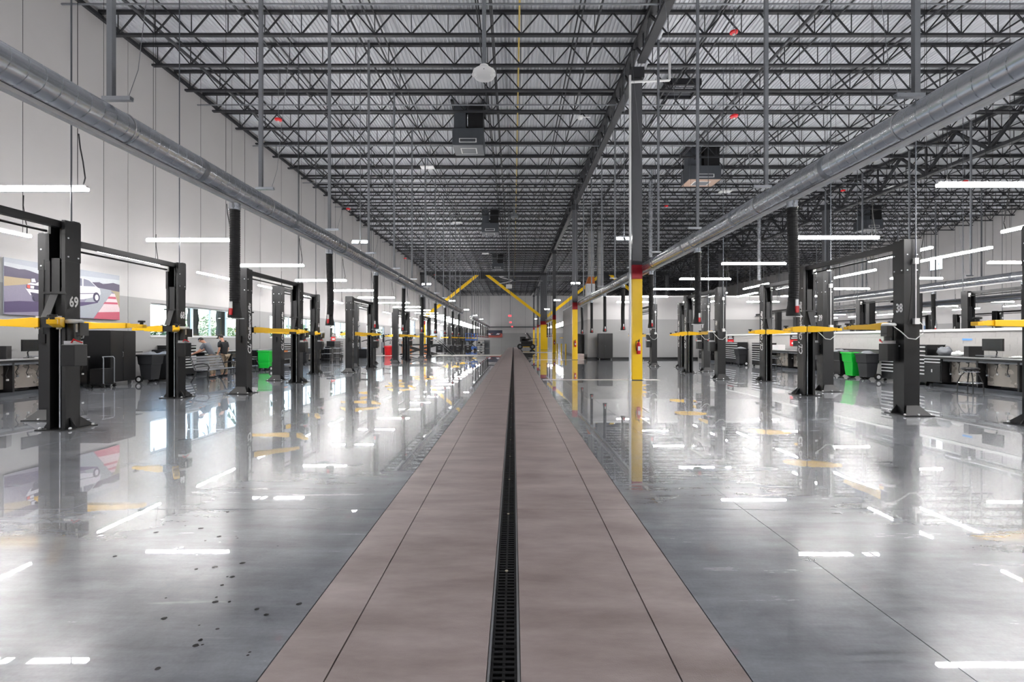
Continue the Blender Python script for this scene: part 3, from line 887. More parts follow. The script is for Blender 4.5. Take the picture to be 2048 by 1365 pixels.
def lift(x, y, kind, near, right, label, group, number=None):
    key = (kind, near); p = LP[key]
    rz = PI if right else 0
    if key not in _lu:
        _lu.add(key)
        p.location = (x,y,0); p.rotation_euler = (0,0,rz); tag(p, label, None, group); r = p
    else:
        r = clone(p, (x,y,0), rz, label, group)
    if number:
        place('number', NUM_ME[number], r, (.162, HS+.02, 2.2), (PI/2, 0, PI/2))
    return r
nums = [69,68,67,66,65,64,63,62,61]
for k, nn in enumerate(nums):
    inner = k % 2 == 0
    lab = {69:'black two post car lift numbered 69, nearest in the left row', 68:'black two post car lift numbered 68, behind number 69'}.get(nn,
          'black two post car lift with yellow arms in the left row, %s from the viewpoint' % ordn(k))
    lift(-7.83 if inner else -9.04, 6.30 + BAY*k, 'in' if inner else ('out' if k < 2 or k > 4 else 'out2'), 1 if k < 5 else 0, False, lab, 'lifts of the left row', nn if k < 6 else None)
for k in range(7):
    inner = k % 2 == 0
    lift(-7.83 if inner else -9.04, 57.5 + BAY*k, 'in' if inner else 'out', 0, False,
         'distant black two post lift past the cross lane on the left, %s beyond it' % ordn(k), 'lifts past the cross lane')
rn = [37,38,39,40,41,42,43]
for k, nn in enumerate(rn):
    inner = k % 2 == 1
    lab = {37:'black two post lift cut off at the right, yellow arm reaching over the bench', 38:'black two post car lift numbered 38, nearest whole one on the right', 39:'black two post car lift numbered 39, set back between 38 and the green bin'}.get(nn,
          'black two post car lift with yellow arms in the right row, %s from the viewpoint' % ordn(k))
    lift(8.18 if inner else 9.42, 11.1 + BAY*(k-1) - (.3 if k == 0 else 0), 'rin' if inner else ('out' if k == 0 else 'rout'), 1, True, lab, 'lifts of the right row', nn if k < 6 else None)
for k in range(3):
    lift(8.18, 60 + BAY*k, 'in', 0, True, 'distant black two post lift behind the office block, %s from the viewpoint' % ordn(k), 'lifts behind the office')
for k in range(5):
    inner = k % 2 == 0
    lift(19.3 if inner else 18.0, 17.7 + BAY*k, 'in' if inner else 'out', 0, False, 'black two post lift beyond the low block wall, %s from the viewpoint' % ordn(k), 'lifts beyond the block wall')
for k in range(6):
    inner = k % 2 == 0
    lift(34.6 if inner else 35.9, 31.0 + BAY*k, 'in' if inner else 'out', 0, True, 'black two post lift near the far right wall, %s from the viewpoint' % ordn(k), 'lifts of the far right row')
# ================================================================== workshop furniture
RL, RR = PI/2, -PI/2          # local front (-Y) turned to the lane from the left wall / from the low wall
def workbench(loc, rz, L, label, cords=4):
    t = thing('workbench', label, 'workbench', loc, rz, 'steel workbenches')
    d = .78
    MB().box(0, L, -d, 0, .985, 1.02).obj('worktop', STEEL, t, bev=.004)
    MB().box(0, L, -d+.005, -d+.035, .925, .985).obj('front_rail', BLACK2, t)
    c = MB().box(.0, .62, -d+.03, -.02, .16, .985).obj('cabinet', BLACK2, t)
    for i in range(2):
        z = .93 - .1*i
        dr = MB().box(.03, .59, -d+.012, -d+.03, z-.085, z).obj('drawer', BLACK2, c)
        MB().box(.03, .59, -d-.004, -d+.014, z-.035, z-.005).obj('handle', SILVER, dr)
    dd = MB().box(.03, .59, -d+.014, -d+.03, .2, .72).obj('door', BLACK2, c)
    MB().box(.28, .31, -d+.0, -d+.014, .48, .58).obj('latch', SILVER, dd)
    n = max(1, round((L-.62)/1.3))
    for i in range(n):
        x0 = .64 + (L-.66)*i/n; x1 = .64 + (L-.66)*(i+1)/n
        MB().box(x0+.05, x1-.06, -.5, -.485, .2, .85).obj('back_panel', PEG, t)
        MB().box(x0, x1, -d+.05, -d+.2, .86, .93).obj('cable_tray', GREYP, t)
        MB().box(x1-.05, x1, -d+.04, -.04, .12, .93).obj('leg_frame', BLACK2, t)
        MB().box(x0, x1-.05, -.26, -.18, .16, .23).obj('lower_rail', BLACK2, t)
        for q in range(cords):
            x = x0 + .15 + (x1-x0-.25)*q/max(1, cords-1)
            dz = random.uniform(-.1, .08)
            k = MB().tube([(x,-d+.14,.87),(x+.03,-d+.13,.78),(x-.02,-d+.15,.66+dz),(x+.02,-d+.14,.56+dz)], .011, 5).obj('cord', RUBBER, t)
            MB().box(x+.0, x+.045, -d+.125, -d+.16, .52+dz, .57+dz).obj('plug', OFFW if q % 2 else GREYP, k)
            MB().ball((x,-d+.13,.86), (.06,.04,.035), 8, 5).obj('cord_reel', RUBBER, t)
        MB().box(x0+.03, x0+.09, -d+.02, -d+.05, .935, .965).obj('corner_bracket', SILVER, t)
    MB().box(0, L, -.45, -.05, .0, .1).obj('plinth', DARKG, t)
    return t

def monitor(loc, rz, label, w=.56):
    t = thing('monitor', label, 'monitor', loc, rz, 'monitors on the workbenches')
    MB().lathe([(.11,0),(.11,.012),(.03,.02)], 14).obj('base', BLACK2, t)
    MB().tube([(0,0,.01),(0,.03,.16),(0,-.02,.24),(0,-.07,.32)], .016, 6).obj('arm', BLACK2, t)
    s = MB().box(-w/2, w/2, -.11, -.075, .2, .2+w*.6).obj('screen_case', BLACK2, t, bev=.006)
    MB().box(-w/2+.012, w/2-.012, -.114, -.109, .215, .2+w*.6-.012).obj('screen', SCREEN, s)
    MB().box(-.25, .25, -.36, -.2, .05, .068).obj('keyboard_tray', GREYP, t)
    return t

def chest(loc, rz, w, h, label, d=.62, rows_top=3, split=.45):
    t = thing('tool_chest', label, 'tool chest', loc, rz, 'black tool chests with silver drawer pulls')
    MB().box(0, w, -d, 0, .1, h).obj('body', BLACK2, t, bev=.006)
    MB().box(-.01, w+.01, -d-.01, .01, h, h+.02).obj('top', BLACK, t)
    def drawer(x0, x1, z0, z1):
        dr = MB().box(x0+.008, x1-.008, -d-.014, -d, z0+.006, z1-.006).obj('drawer', BLACK2, t)
        MB().prism([(-d-.014, z1-.055),(-d-.045, z1-.045),(-d-.045, z1-.02),(-d-.014, z1-.008)], 'x', x0+.012, x1-.012).obj('handle', SILVER, dr)
    z = h - .03; rh = (h-.32)/8.5
    for i in range(rows_top):
        drawer(.03, w-.03, z-rh*1.15, z); z -= rh*1.15
    xs = .03 + (w-.06)*split
    zz = z
    for i in range(5):
        drawer(.03, xs, zz-rh, zz); zz -= rh
    zz = z
    for i in range(5):
        drawer(xs, w-.03, zz-rh, zz); zz -= rh
    for x in (.08, w-.08):
        for y in (-d+.08, -.08):
            MB().cyl((x-.02,y,.05), (x+.02,y,.05), .05, n=10).obj('caster', RUBBER, t)
    return t

def bin_(loc, rz, m, label, h=1.02, bag=True):
    t = thing('wheeled_bin', label, 'bin', loc, rz, 'wheeled waste bins')
    a, b = .19, .28
    m1 = MB()
    vs = []
    for z, w, dd in ((.1,a,a+.02),(h*.62,.24,.26),(h*.66,b-.02,.3),(h-.06,b,.33),(h-.05,b+.03,.36),(h,b+.03,.36)):
        vs += [(-w,-dd*.9,z),(w,-dd*.9,z),(w,dd*.75,z),(-w,dd*.75,z)]
    fs = [(i*4+k, i*4+(k+1)%4, i*4+4+(k+1)%4, i*4+4+k) for i in range(5) for k in range(4)] + [(0,3,2,1),(20,21,22,23)]
    m1.add(vs, fs).obj('tub', m, t, bev=.012)
    if bag:
        mm = MB(); n = 14; v2 = []
        rnd = random.Random(int(loc[1]*100))
        for j in range(4):
            for k in range(n):
                q = 2*PI*k/n; f = (1-j/3.2)
                v2.append((math.cos(q)*.3*f, math.sin(q)*.28*f-.02, h + (0, .03, .07, .09)[j] + rnd.uniform(-.02,.03)))
        mm.add(v2, [(j*n+k, j*n+(k+1)%n, (j+1)*n+(k+1)%n, (j+1)*n+k) for j in range(3) for k in range(n)] + [tuple(3*n+k for k in range(n))]).obj('bag_liner', GREYP, t, smooth=True)
    MB().cyl((-b,.3,h-.06), (b,.3,h-.06), .018, n=8).obj('handle', m, t)
    MB().cyl((-.27,.17,.13), (.27,.17,.13), .012, n=6).obj('axle', STEEL, t)
    for s in (-1, 1):
        w = MB().cyl((s*.24,.17,.125), (s*.3,.17,.125), .125, n=18).obj('wheel', RUBBER, t, smooth=True)
        MB().cyl((s*.3,.17,.125), (s*.305,.17,.125), .07, n=14).obj('hub', WHITE, w)
    return t

def stool(loc, rz, label):
    t = thing('stool', label, 'stool', loc, rz, 'shop stools at the benches')
    MB().lathe([(.02,.64),(.17,.66),(.2,.69),(.2,.72),(.17,.74),(.02,.745)], 20).obj('seat', BLACK2, t, smooth=True)
    for k in range(4):
        q = PI/4 + k*PI/2
        MB().tube([(math.cos(q)*.08, math.sin(q)*.08,.66),(math.cos(q)*.2, math.sin(q)*.2,.5),(math.cos(q)*.27, math.sin(q)*.27,.3),(math.cos(q)*.28, math.sin(q)*.28,.0)], .016, 7).obj('leg', BLACK2, t)
    MB().tube([(math.cos(q*PI/10)*.265, math.sin(q*PI/10)*.265, .3) for q in range(21)], .011, 6, False).obj('foot_ring', CHROME, t)
    MB().tube([(math.cos(q*PI/10)*.2, math.sin(q*PI/10)*.2, .62) for q in range(21)], .012, 6, False).obj('seat_ring', CHROME, t)
    return t

def cloth(loc, r, m, label, seed):
    rnd = random.Random(seed)
    b = MB().ball((0,0,r[2]*.8), r, 18, 11)
    b.v = [(x*(1+rnd.uniform(-.2,.2)), y*(1+rnd.uniform(-.2,.2)), max(0, z*(1+rnd.uniform(-.22,.18)))) for x,y,z in b.v]
    return tag(b.obj('crumpled_cloth', m, None, loc, (0,0,rnd.random()*3), smooth='all'), label, 'cloth', 'crumpled cloths on the bench')

def box_thing(name, loc, d, m, label, cat, rz=0, face=None):
    t = thing(name, label, cat, loc, rz)
    MB().box(-d[0]/2, d[0]/2, -d[1]/2, d[1]/2, 0, d[2]).obj('case', m, t, bev=.006)
    if face: MB().box(-d[0]*.4, d[0]*.4, -d[1]/2-.006, -d[1]/2, d[2]*.15, d[2]*.85).obj('front_panel', face, t)
    return t

# ---------------------------------------------------------------- left wall
LW = XL + .04
workbench((LW, 10.7, 0), RL, 3.9, 'steel workbench under the car poster on the left wall')
monitor((LW+.35, 13.15, 1.02), RL, 'black monitor on the bench under the car poster')
box_thing('computer_case', (LW+.4, 12.35, 1.02), (.2,.42,.36), BLACK2, 'black computer case beside the monitor under the car poster', 'computer', RL+.3)
ph = thing('desk_phone', 'dark desk phone on the bench under the car poster', 'phone', (LW+.45, 11.75, 1.02), RL)
MB().prism([(-.11,0),(.1,0),(.1,.1),(-.11,.03)], 'x', -.1, .1).obj('body', PLAST, ph)
MB().box(-.1, -.05, -.1, .1, .06, .1).obj('handset', BLACK2, ph)
pp = thing('paper_stack', 'white papers lying on the bench below the monitor', 'paper', (LW+.45, 13.5, 1.02), RL+.1)
for i in range(4): MB().box(-.2+.01*i, .1+.012*i, -.12, .1, .006*i, .006*i+.005).obj('sheet', WHITE, pp)

tc = thing('tool_cart', 'low black tool cart with tubular push handle beside the tall cabinet', 'cart', (LW+1.05, 14.75, 0), RL)
for x in (-.2, .2):
    MB().tube([(x,-.2,.12),(x,-.2,.95),(x*.95,-.16,1.0)], .016, 6).obj('frame_tube', GREYP, tc)
    for y in (-.2, .2):
        MB().cyl((x-.02,y,.05),(x+.02,y,.05), .05, n=10).obj('caster', RUBBER, tc)
MB().cyl((-.2,-.16,1.0),(.2,-.16,1.0), .016, n=8).obj('push_handle', GREYP, tc)
MB().box(-.22,.22,-.24,.24,.1,.14).obj('deck', BLACK2, tc)
MB().box(-.21,.21,-.19,.23,.14,.62).obj('drawer_box', BLACK2, tc, bev=.01)

tcab = thing('tall_cabinet', 'tall black two door steel cabinet on casters against the left wall', 'cabinet', (LW+.05, 15.0, 0), RL)
MB().box(0, 1.02, -1.0, 0, .14, 1.86).obj('body', BLACK2, tcab, bev=.008)
for x0, x1 in ((.01,.505),(.515,1.01)):
    dr = MB().box(x0, x1, -1.02, -1.0, .17, 1.84).obj('door', BLACK2, tcab)
    if x0 < .3: MB().tube([(.47,-1.025,.98),(.47,-1.05,1.0),(.47,-1.05,1.12),(.47,-1.025,1.14)], .012, 6).obj('handle', CHROME, dr)
for x in (.1,.92):
    for y in (-.9,-.1):
        MB().cyl((x-.02,y,.07),(x+.02,y,.07), .07, n=12).obj('caster', STEEL, tcab)
MB().box(1.02, 1.4, -.95, -.45, 1.1, 1.13).obj('side_shelf', BLACK2, tcab)
bin_((-13.3, 16.65, 0), RL, PLAST, 'black wheeled bin right beside the tall cabinet')
bin_((-13.35, 17.45, 0), RL, PLAST, 'second black bin from the tall cabinet, left wall', 1.0)
box_thing('storage_crate', (-13.95, 18.08, 0), (.45,.5,1.15), BLACK2, 'upright black storage box between the bins and tool chest', 'box', RL, CHANNEL)
chest((LW, 18.35, 0), RL, 1.35, 1.3, 'black tool chest with silver pulls in front of the two workers')
workbench((LW, 20.0, 0), RL, 3.4, 'steel workbench below the first window')
monitor((LW+.35, 21.8, 1.02), RL, 'black monitor on the bench below the first window', .5)
stool((-12.7, 20.9, 0), .3, 'black and chrome shop stool behind the park bench')
stool((-12.6, 22.0, 0), .9, 'black and chrome shop stool near the green cart')
# green wheeled cart with tray
gc = thing('green_cart', 'bright green wheeled service cart between the lifts of the left row', 'cart', (-12.4, 22.9, 0), RL)
MB().box(-.36,.36,-.3,.26,.42,.95).obj('upper_tub', GREEN, gc, bev=.02)
MB().box(-.36,-.1,-.3,.26,.14,.42).obj('lower_tub', GREEN, gc, bev=.02)
MB().box(-.08,.34,-.28,.24,.14,.42).obj('recess', CHANNEL, gc)
MB().box(-.4,.4,-.34,.3,.95,1.0).obj('top_tray', GREEN, gc, bev=.015)
for x in (-.26,.26):
    w = MB().cyl((x,-.34,.12),(x,-.28,.12), .12, n=16).obj('wheel', RUBBER, gc, smooth=True)
    MB().cyl((x,-.35,.12),(x,-.34,.12), .06, n=12).obj('hub', WHITE, w)
    MB().cyl((x,.2,.07),(x,.25,.07), .07, n=12).obj('caster', RUBBER, gc)
gt = thing('utility_cart', 'dark grey utility cart with tray beside the green cart', 'cart', (-12.2, 24.0, 0), RL)
MB().box(-.45,.45,-.3,.3,.55,.9).obj('tub', PLAST, gt, bev=.02); MB().box(-.42,.42,-.28,.28,.2,.25).obj('shelf', GREYP, gt)
for x in (-.38,.38):
    for y in (-.24,.24):
        MB().cyl((x,y,.1),(x,y,.56), .02, n=8).obj('leg', STEEL, gt); MB().cyl((x-.02,y,.06),(x+.02,y,.06), .06, n=10).obj('caster', RUBBER, gt)
MB().box(-.3,.2,-.2,.2,.9,.98).obj('folded_box', WOOD, gt)
workbench((LW, 24.2, 0), RL, 2.9, 'steel workbench between the first and second window')
chest((LW, 27.2, 0), RL, 1.2, 1.32, 'black tool chest with silver pulls below the second window')
bin_((-13.3, 28.9, 0), RL, PLAST, 'black bin behind the third lift of the left row', 1.0)
workbench((LW, 29.6, 0), RL, 3.2, 'steel workbench below the second window', 3)
for i, (x, y) in enumerate(((-12.5, 30.4), (-12.3, 31.8))):
    k = thing('rolling_stand', ['dark rolling tool stand below the second window', 'dark rolling tool stand with chrome trays past the second window'][i], 'stand', (x, y, 0), RL+.2*i, 'rolling tool stands')
    for sx in (-.28,.28):
        for sy in (-.2,.2):
            MB().cyl((sx,sy,.1),(sx,sy,.95), .016, n=6).obj('leg', BLACK2, k); MB().cyl((sx-.02,sy,.05),(sx+.02,sy,.05), .05, n=8).obj('caster', RUBBER, k)
    for z in (.25,.6,.95): MB().box(-.3,.3,-.22,.22,z,z+.03).obj('tray', STEEL if z > .3 else BLACK2, k)
box_thing('storage_crate', (-13.7, 33.6, 0), (1.1,.7,1.05), BLACK2, 'low black cabinet below the third window', 'cabinet', RL, CHANNEL)
box_thing('storage_crate', (-13.8, 34.92, 0), (1.2,.6,1.45), BLACK2, 'higher black cabinet next to the third window chest', 'cabinet', RL, CHANNEL)
chest((LW, 35.6, 0), RL, 1.1, 1.4, 'black tool chest with silver pulls below the third window')

def sign(loc, rz, label):
    t = thing('notice_sign', label, 'sign', loc, rz, 'red and black notice signs')
    MB().box(-.42,.42,-.012,0,0,.34).obj('board', RED, t); MB().box(-.42,.42,-.012,0,.34,.6).obj('top_panel', BLACK2, t)
    for i, (z, w) in enumerate(((.5,.2),(.4,.3))): MB().box(-w,w,-.016,-.0121,z,z+.035).obj('white_print', TEXTW, t)
    MB().box(-.26,.26,-.016,-.0121,.1,.2).obj('white_print', TEXTW, t)
sign((LW+.02, 36.2, 1.45), RL, 'red and black notice sign on the left wall above a tool chest')
sign((HW0-.02, 23.6, 1.22), RR, 'red and black notice sign on the block wall, nearer one')
sign((HW0-.02, 30.6, 1.22), RR, 'red and black notice sign on the block wall, farther one')
tp = MB().box(-.004,0,-.16,.16,-.03,.03).obj('tape_label', mat('blue_tape', (92,150,220), .6), None, (HW0-.016, 14.65, 1.56)); tag(tp, 'strip of blue tape on the low block wall above the bench', 'tape')

# tyre changer and balancer
def tyre_changer(loc, rz, label):
    t = thing('tyre_changer', label, 'machine', loc, rz, 'black tyre machines')
    MB().box(-.4,.4,-.35,.35,0,.75).obj('base', BLACK2, t, bev=.03)
    MB().lathe([(.3,.75),(.32,.8),(.3,.85),(.08,.9)], 18, (0,-.1,0)).obj('turntable', STEEL, t, smooth=True)
    MB().box(-.09,.09,.3,.48,.3,2.1).obj('tower', BLACK2, t, bev=.01)
    MB().box(-.06,.06,-.35,.4,1.85,1.98).obj('swing_arm', BLACK, t)
    MB().cyl((0,-.3,1.2),(0,-.3,1.98), .035, n=8).obj('tool_shaft', CHROME, t)
    MB().lathe([(.02,0),(.1,.02),(.1,.05),(.02,.07)], 12, (0,-.3,1.15)).obj('mount_head', BLACK, t)
    MB().tube([(.3,.3,1.4),(.6,.1,1.5),(.75,-.1,1.5)], .04, 8).obj('helper_arm', BLACK, t)
    MB().ball((.78,-.1,1.5), .1, 10, 7).obj('roller', RUBBER, t)
    MB().cyl((-.25,.42,.2),(-.25,.42,1.3), .12, n=14).obj('air_tank', GREYP, t, smooth=True)
tyre_changer((-13.0, 39.6, 0), RL, 'black tyre changer with swing arm behind the middle lifts')
tyre_changer((-13.0, 46.9, 0), RL, 'black tyre machine behind the red drums')
for i, y in enumerate((44.9, 45.7)):
    t = thing('red_drum', ['red plastic drum, the nearer of the pair by the wall', 'red plastic drum, the farther of the pair by the wall'][i], 'drum', (-12.4, y, 0), 0, 'red drums by the left wall')
    MB().lathe([(.26,0),(.3,.05),(.33,.75),(.36,.78),(.36,.84),(.32,.85)], 20).obj('tub', RED, t, smooth=True)
    MB().lathe([(.37,.85),(.38,.87),(.36,.93),(.1,.97)], 20).obj('lid', RED, t, smooth=True)

# alignment rack with scissor legs
ar = thing('alignment_rack', 'black scissor alignment rack past the last near lift on the left', 'car lift', (-9.6, 46.2, 0))
for y in (-.75, .95):
    MB().box(-2.0,2.4,y-.28,y+.28,.98,1.12).obj('runway', BLACK2, ar)
    MB().box(-1.9,2.0,y-.3,y+.3,0,.06).obj('ground_frame', BLACK2, ar)
    MB().bar((-1.7,y-.12,.06),(1.7,y-.12,.98), .1, .14).obj('scissor_leg', BLACK2, ar)
    MB().bar((1.7,y+.12,.06),(-1.7,y+.12,.98), .1, .14).obj('scissor_leg', BLACK2, ar)
    MB().add([(2.4,y-.28,1.12),(2.4,y+.28,1.12),(3.6,y+.28,.02),(3.6,y-.28,.02),(2.4,y-.28,1.04),(2.4,y+.28,1.04),(3.5,y+.28,0),(3.5,y-.28,0)],
             [(0,1,2,3),(7,6,5,4),(0,4,5,1),(2,6,7,3),(1,5,6,2),(0,3,7,4)]).obj('ramp', BLACK2, ar)
    for x in (2.3, 2.6): MB().bar((x,y,1.12),(x-.5,y,1.5), .05, .05).obj('stop_bar', CHROME, ar)
for i, (x, y) in enumerate(((-8.3,51.2),(-7.3,51.4),(-6.3,51.2),(-5.2,51.6))):
    t = thing('drawer_cart', 'black square drawer cart past the alignment rack, %s from the left' % ordn(i), 'cart', (x, y, 0), .06*i, 'black drawer carts past the alignment rack')
    MB().box(-.38,.38,-.3,.3,.12,.92).obj('body', BLACK2, t, bev=.01); MB().box(-.4,.4,-.32,.32,.92,.95).obj('top', STEEL, t)
    for z in (.75,.5):
        d_ = MB().box(-.34,.34,-.312,-.3,z-.18,z+.1).obj('drawer', BLACK2, t); MB().box(-.12,.12,-.325,-.312,z,z+.03).obj('handle', SILVER, d_)
    for sx in (-.3,.3): MB().cyl((sx-.02,-.24,.06),(sx+.02,-.24,.06), .06, n=8).obj('caster', RUBBER, t)
for i, (x, y, d) in enumerate(((-10.2, 52.5, (1.2,.9,1.05)), (-11.6, 49.6, (1.0,.9,1.4)))):
    t = thing('wooden_crate', ['orange brown wooden crate behind the alignment rack', 'tall orange wooden crate near the wall column'][i], 'crate', (x, y, 0), .1)
    for j in range(5):
        z = d[2]*j/5
        MB().box(-d[0]/2,d[0]/2,-d[1]/2-.02,-d[1]/2,z+.01,z+d[2]/5-.01).obj('plank', WOOD, t)
    MB().box(-d[0]/2,d[0]/2,-d[1]/2,d[1]/2,0,d[2]).obj('box', WOOD, t)

# blue scissor lift
bs = thing('scissor_lift', 'blue scissor work platform parked far down on the left', 'work platform', (-5.9, 64, 0))
MB().box(-.75,.75,-.45,.45,.18,.6).obj('chassis', BLUE, bs, bev=.03)
for sx in (-.5,.5):
    for y in (-.42,.42): MB().cyl((sx,y-.06,.19),(sx,y+.06,.19), .19, n=14).obj('wheel', RUBBER, bs)
for s in (-1,1):
    MB().bar((-.45,s*.2,.6),(.45,s*.2,1.45), .08,.1).obj('scissor_arm', BLACK2, bs); MB().bar((.45,s*.12,.6),(-.45,s*.12,1.45), .08,.1).obj('scissor_arm', BLACK2, bs)
MB().box(-.85,.85,-.45,.45,1.45,1.62).obj('platform', BLUE, bs)
for x in (-.82,-.4,0,.4,.82): MB().cyl((x,-.42,1.62),(x,-.42,2.45), .022, n=6).obj('rail_post', BLUE, bs); MB().cyl((x,.42,1.62),(x,.42,2.45), .022, n=6).obj('rail_post', BLUE, bs)
for z in (2.0,2.45):
    for y in (-.42,.42): MB().cyl((-.82,y,z),(.82,y,z), .022, n=6).obj('rail', BLUE, bs)
MB().box(.1,.6,-.44,-.3,1.9,2.4).obj('control_panel', BLUE, bs)
MB().box(-.74,-.45,-.2,.2,.6,1.3).obj('battery_box', GREYP, bs)

# telescopic boom lift on the lane
bl = thing('boom_lift', 'dark boom lift with basket parked on the far end of the lane', 'work platform', (2.1, 74, 0))
MB().box(-.7,1.2,-.8,.8,.35,.75).obj('chassis', BLACK2, bl, bev=.03)
MB().box(-.6,1.3,-.83,-.8,.35,.45).obj('hazard_stripe', YEL, bl)
for x in (-1.05,.95):
    for y in (-.75,.75):
        w = MB().cyl((x,y-.15,.45),(x,y+.15,.45), .45, n=18).obj('wheel', RUBBER, bl, smooth=True)
        MB().cyl((x,y-.17,.45),(x,y+.17,.45), .2, n=12).obj('hub', GREYP, w)
MB().box(-.9,1.0,-.7,.7,.75,1.35).obj('engine_cover', BLACK2, bl, bev=.08)
MB().box(-.8,.5,-.6,.6,1.35,1.75).obj('turret', BLACK2, bl, bev=.05)
MB().box(-1.05,-.1,-.6,.6,1.2,2.05).obj('counterweight', PLAST, bl, bev=.08)
MB().bar((.75,0,1.6),(-.05,0,2.6), .34, .4).obj('boom', DARKG, bl)
MB().bar((.35,-.2,1.9),(-.2,-.2,2.6), .1, .12).obj('boom_cylinder', CHROME, bl)
MB().box(.25,.75,-.62,-.55,.95,1.4).obj('decal_panel', OFFW, bl)
MB().box(.7,1.75,-.7,.7,.6,.66).obj('basket_floor', BLACK2, bl)
for x in (.72,1.22,1.72):
    for y in (-.68,.68): MB().cyl((x,y,.66),(x,y,1.75), .025, n=6).obj('basket_post', BLACK2, bl)
for z in (1.2,1.75):
    for y in (-.68,.68): MB().cyl((.72,y,z),(1.72,y,z), .025, n=6).obj('basket_rail', BLACK2, bl)

# things at the far left: grey screen and dark shelf
sh = thing('parts_shelf', 'dark open parts shelf far down on the left', 'shelf', (-5.75, 80, 0))
for x in (-.7,.7):
    for y in (-.3,.3): MB().box(x-.03,x+.03,y-.03,y+.03,0,1.5).obj('upright', BLACK2, sh)
for z in (.1,.5,.9,1.4): MB().box(-.7,.7,-.32,.32,z,z+.05).obj('shelf_board', BLACK2, sh)
for i, (x, z) in enumerate(((-.4,.55),(.1,.55),(.45,.95),(-.3,.95),(0,.15))): MB().box(x-.18,x+.18,-.25,.25,z,z+.28).obj('carton', PLAST if i % 2 else GREYP, sh)
gs = thing('grey_screen', 'plain grey freestanding screen panel far down on the left', 'screen', (-4.7, 81, 0))
MB().box(-.5,.5,-.03,.03,.05,1.5).obj('panel', GREYP, gs); MB().box(-.5,-.44,-.25,.25,0,.05).obj('foot', BLACK2, gs); MB().box(.44,.5,-.25,.25,0,.05).obj('foot', BLACK2, gs)

# ---------------------------------------------------------------- right benches along the low wall
HW = HW0 - .06
workbench((HW, 15.3, 0), RR, 4.0, 'steel workbench in front of the low block wall, nearest on the right')
monitor((HW-.3, 13.45, 1.02), RR, 'black monitor on the nearest right hand workbench', .6)
box_thing('computer_case', (HW-.35, 14.05, 1.02), (.2,.4,.33), BLACK2, 'black computer case beside the monitor on the right', 'computer', RR-.2)
cloth((HW-.35, 15.0, 1.02), (.2,.24,.16), GREYP, 'grey crumpled cover on the right workbench beside the tool chest', 3)
cloth((HW-.4, 14.5, 1.02), (.14,.16,.09), WHITE, 'white crumpled cloth next to the computer case', 5)
cloth((HW-.45, 12.75, 1.02), (.14,.16,.04), OFFW, 'flat white cloth in front of the right monitor', 8)
stool((13.3, 13.25, 0), .2, 'black and chrome shop stool in front of the nearest right workbench')
chest((HW, 17.25, 0), RR, 1.9, 1.36, 'wide black tool chest with silver pulls behind lift number 38')
bin_((13.75, 17.65, 0), RR, PLAST, 'black wheeled bin right of the green bin')
bin_((13.75, 18.4, 0), RR, GREEN, 'bright green wheeled bin by the low block wall', 1.04, False)
bin_((13.8, 19.15, 0), RR, BLACK2, 'dark bin with grey liner just left of the green bin', 1.06)
bin_((13.8, 20.2, 0), RR, PLAST, 'black bin half hidden behind lift number 39', 1.02)
ov = thing('fold_shelf', 'dark hanging shelf on the block wall above the bins', 'shelf', (HW+.02, 18.9, 1.12), RR)
MB().box(-1.3,1.3,-.3,0,0,.04).obj('board', CHANNEL, ov)
for x in (-1.1,1.1): MB().prism([(0,0),(-.25,0),(0,-.15)], 'x', x-.01, x+.01).obj('shelf_bracket', BLACK2, ov)
workbench((HW, 25.0, 0), RR, 3.6, 'steel workbench in front of the block wall behind lift number 39')
box_thing('white_box', (HW-.4, 24.3, 1.02), (.5,.4,.26), WHITE, 'white carton on the second right hand workbench', 'box', RR)
monitor((HW-.3, 22.8, 1.02), RR, 'black monitor on the second right hand workbench', .5)
stool((13.3, 23.1, 0), .4, 'black and chrome shop stool at the second right hand workbench')
chest((HW, 26.6, 0), RR, 1.4, 1.35, 'black tool chest between lift number 39 and a bin')
bin_((13.75, 27.5, 0), RR, PLAST, 'black wheeled bin between the two farther tool chests', 1.02)
chest((HW, 30.2, 0), RR, 1.9, 1.38, 'wide black tool chest with silver pulls near the office wall')
workbench((HW, 33.9, 0), RR, 3.4, 'steel workbench at the office end of the low block wall', 3)

# ---------------------------------------------------------------- by the office block
def steel_cabinet(loc, rz, label):
    t = thing('steel_cabinet', label, 'cabinet', loc, rz, 'black steel cabinets at the office')
    MB().box(-.55,.55,-.3,.3,.1,2.05).obj('body', BLACK2, t, bev=.008)
    for s in (-1,1):
        d_ = MB().box(min(0,s*.53)+.004,max(0,s*.53)-.004,-.315,-.3,.14,2.02).obj('door', BLACK2, t)
        if s < 0: MB().box(-.06,-.03,-.34,-.315,.98,1.12).obj('handle', CHROME, d_)
    for x in (-.45,.45): MB().cyl((x-.02,-.2,.05),(x+.02,-.2,.05), .05, n=8).obj('caster', STEEL, t)
steel_cabinet((7.15, 35.6, 0), 0, 'black two door steel cabinet in front of the office wall')
steel_cabinet((5.5, 38.5, 0), -PI/2, 'black steel cabinet on the lane side of the office')
ps = thing('carton_stack', 'low stack of pinkish flattened cartons by the office corner', 'cartons', (5.35, 37.0, 0))
for i in range(7): MB().box(-.34+.02*(i%2),.34,-.4,.4,.06*i,.06*i+.05).obj('carton', mat('pale_carton', (196,170,166), .7) if i % 2 else mat('striped_carton', (226,214,210), .7), ps)
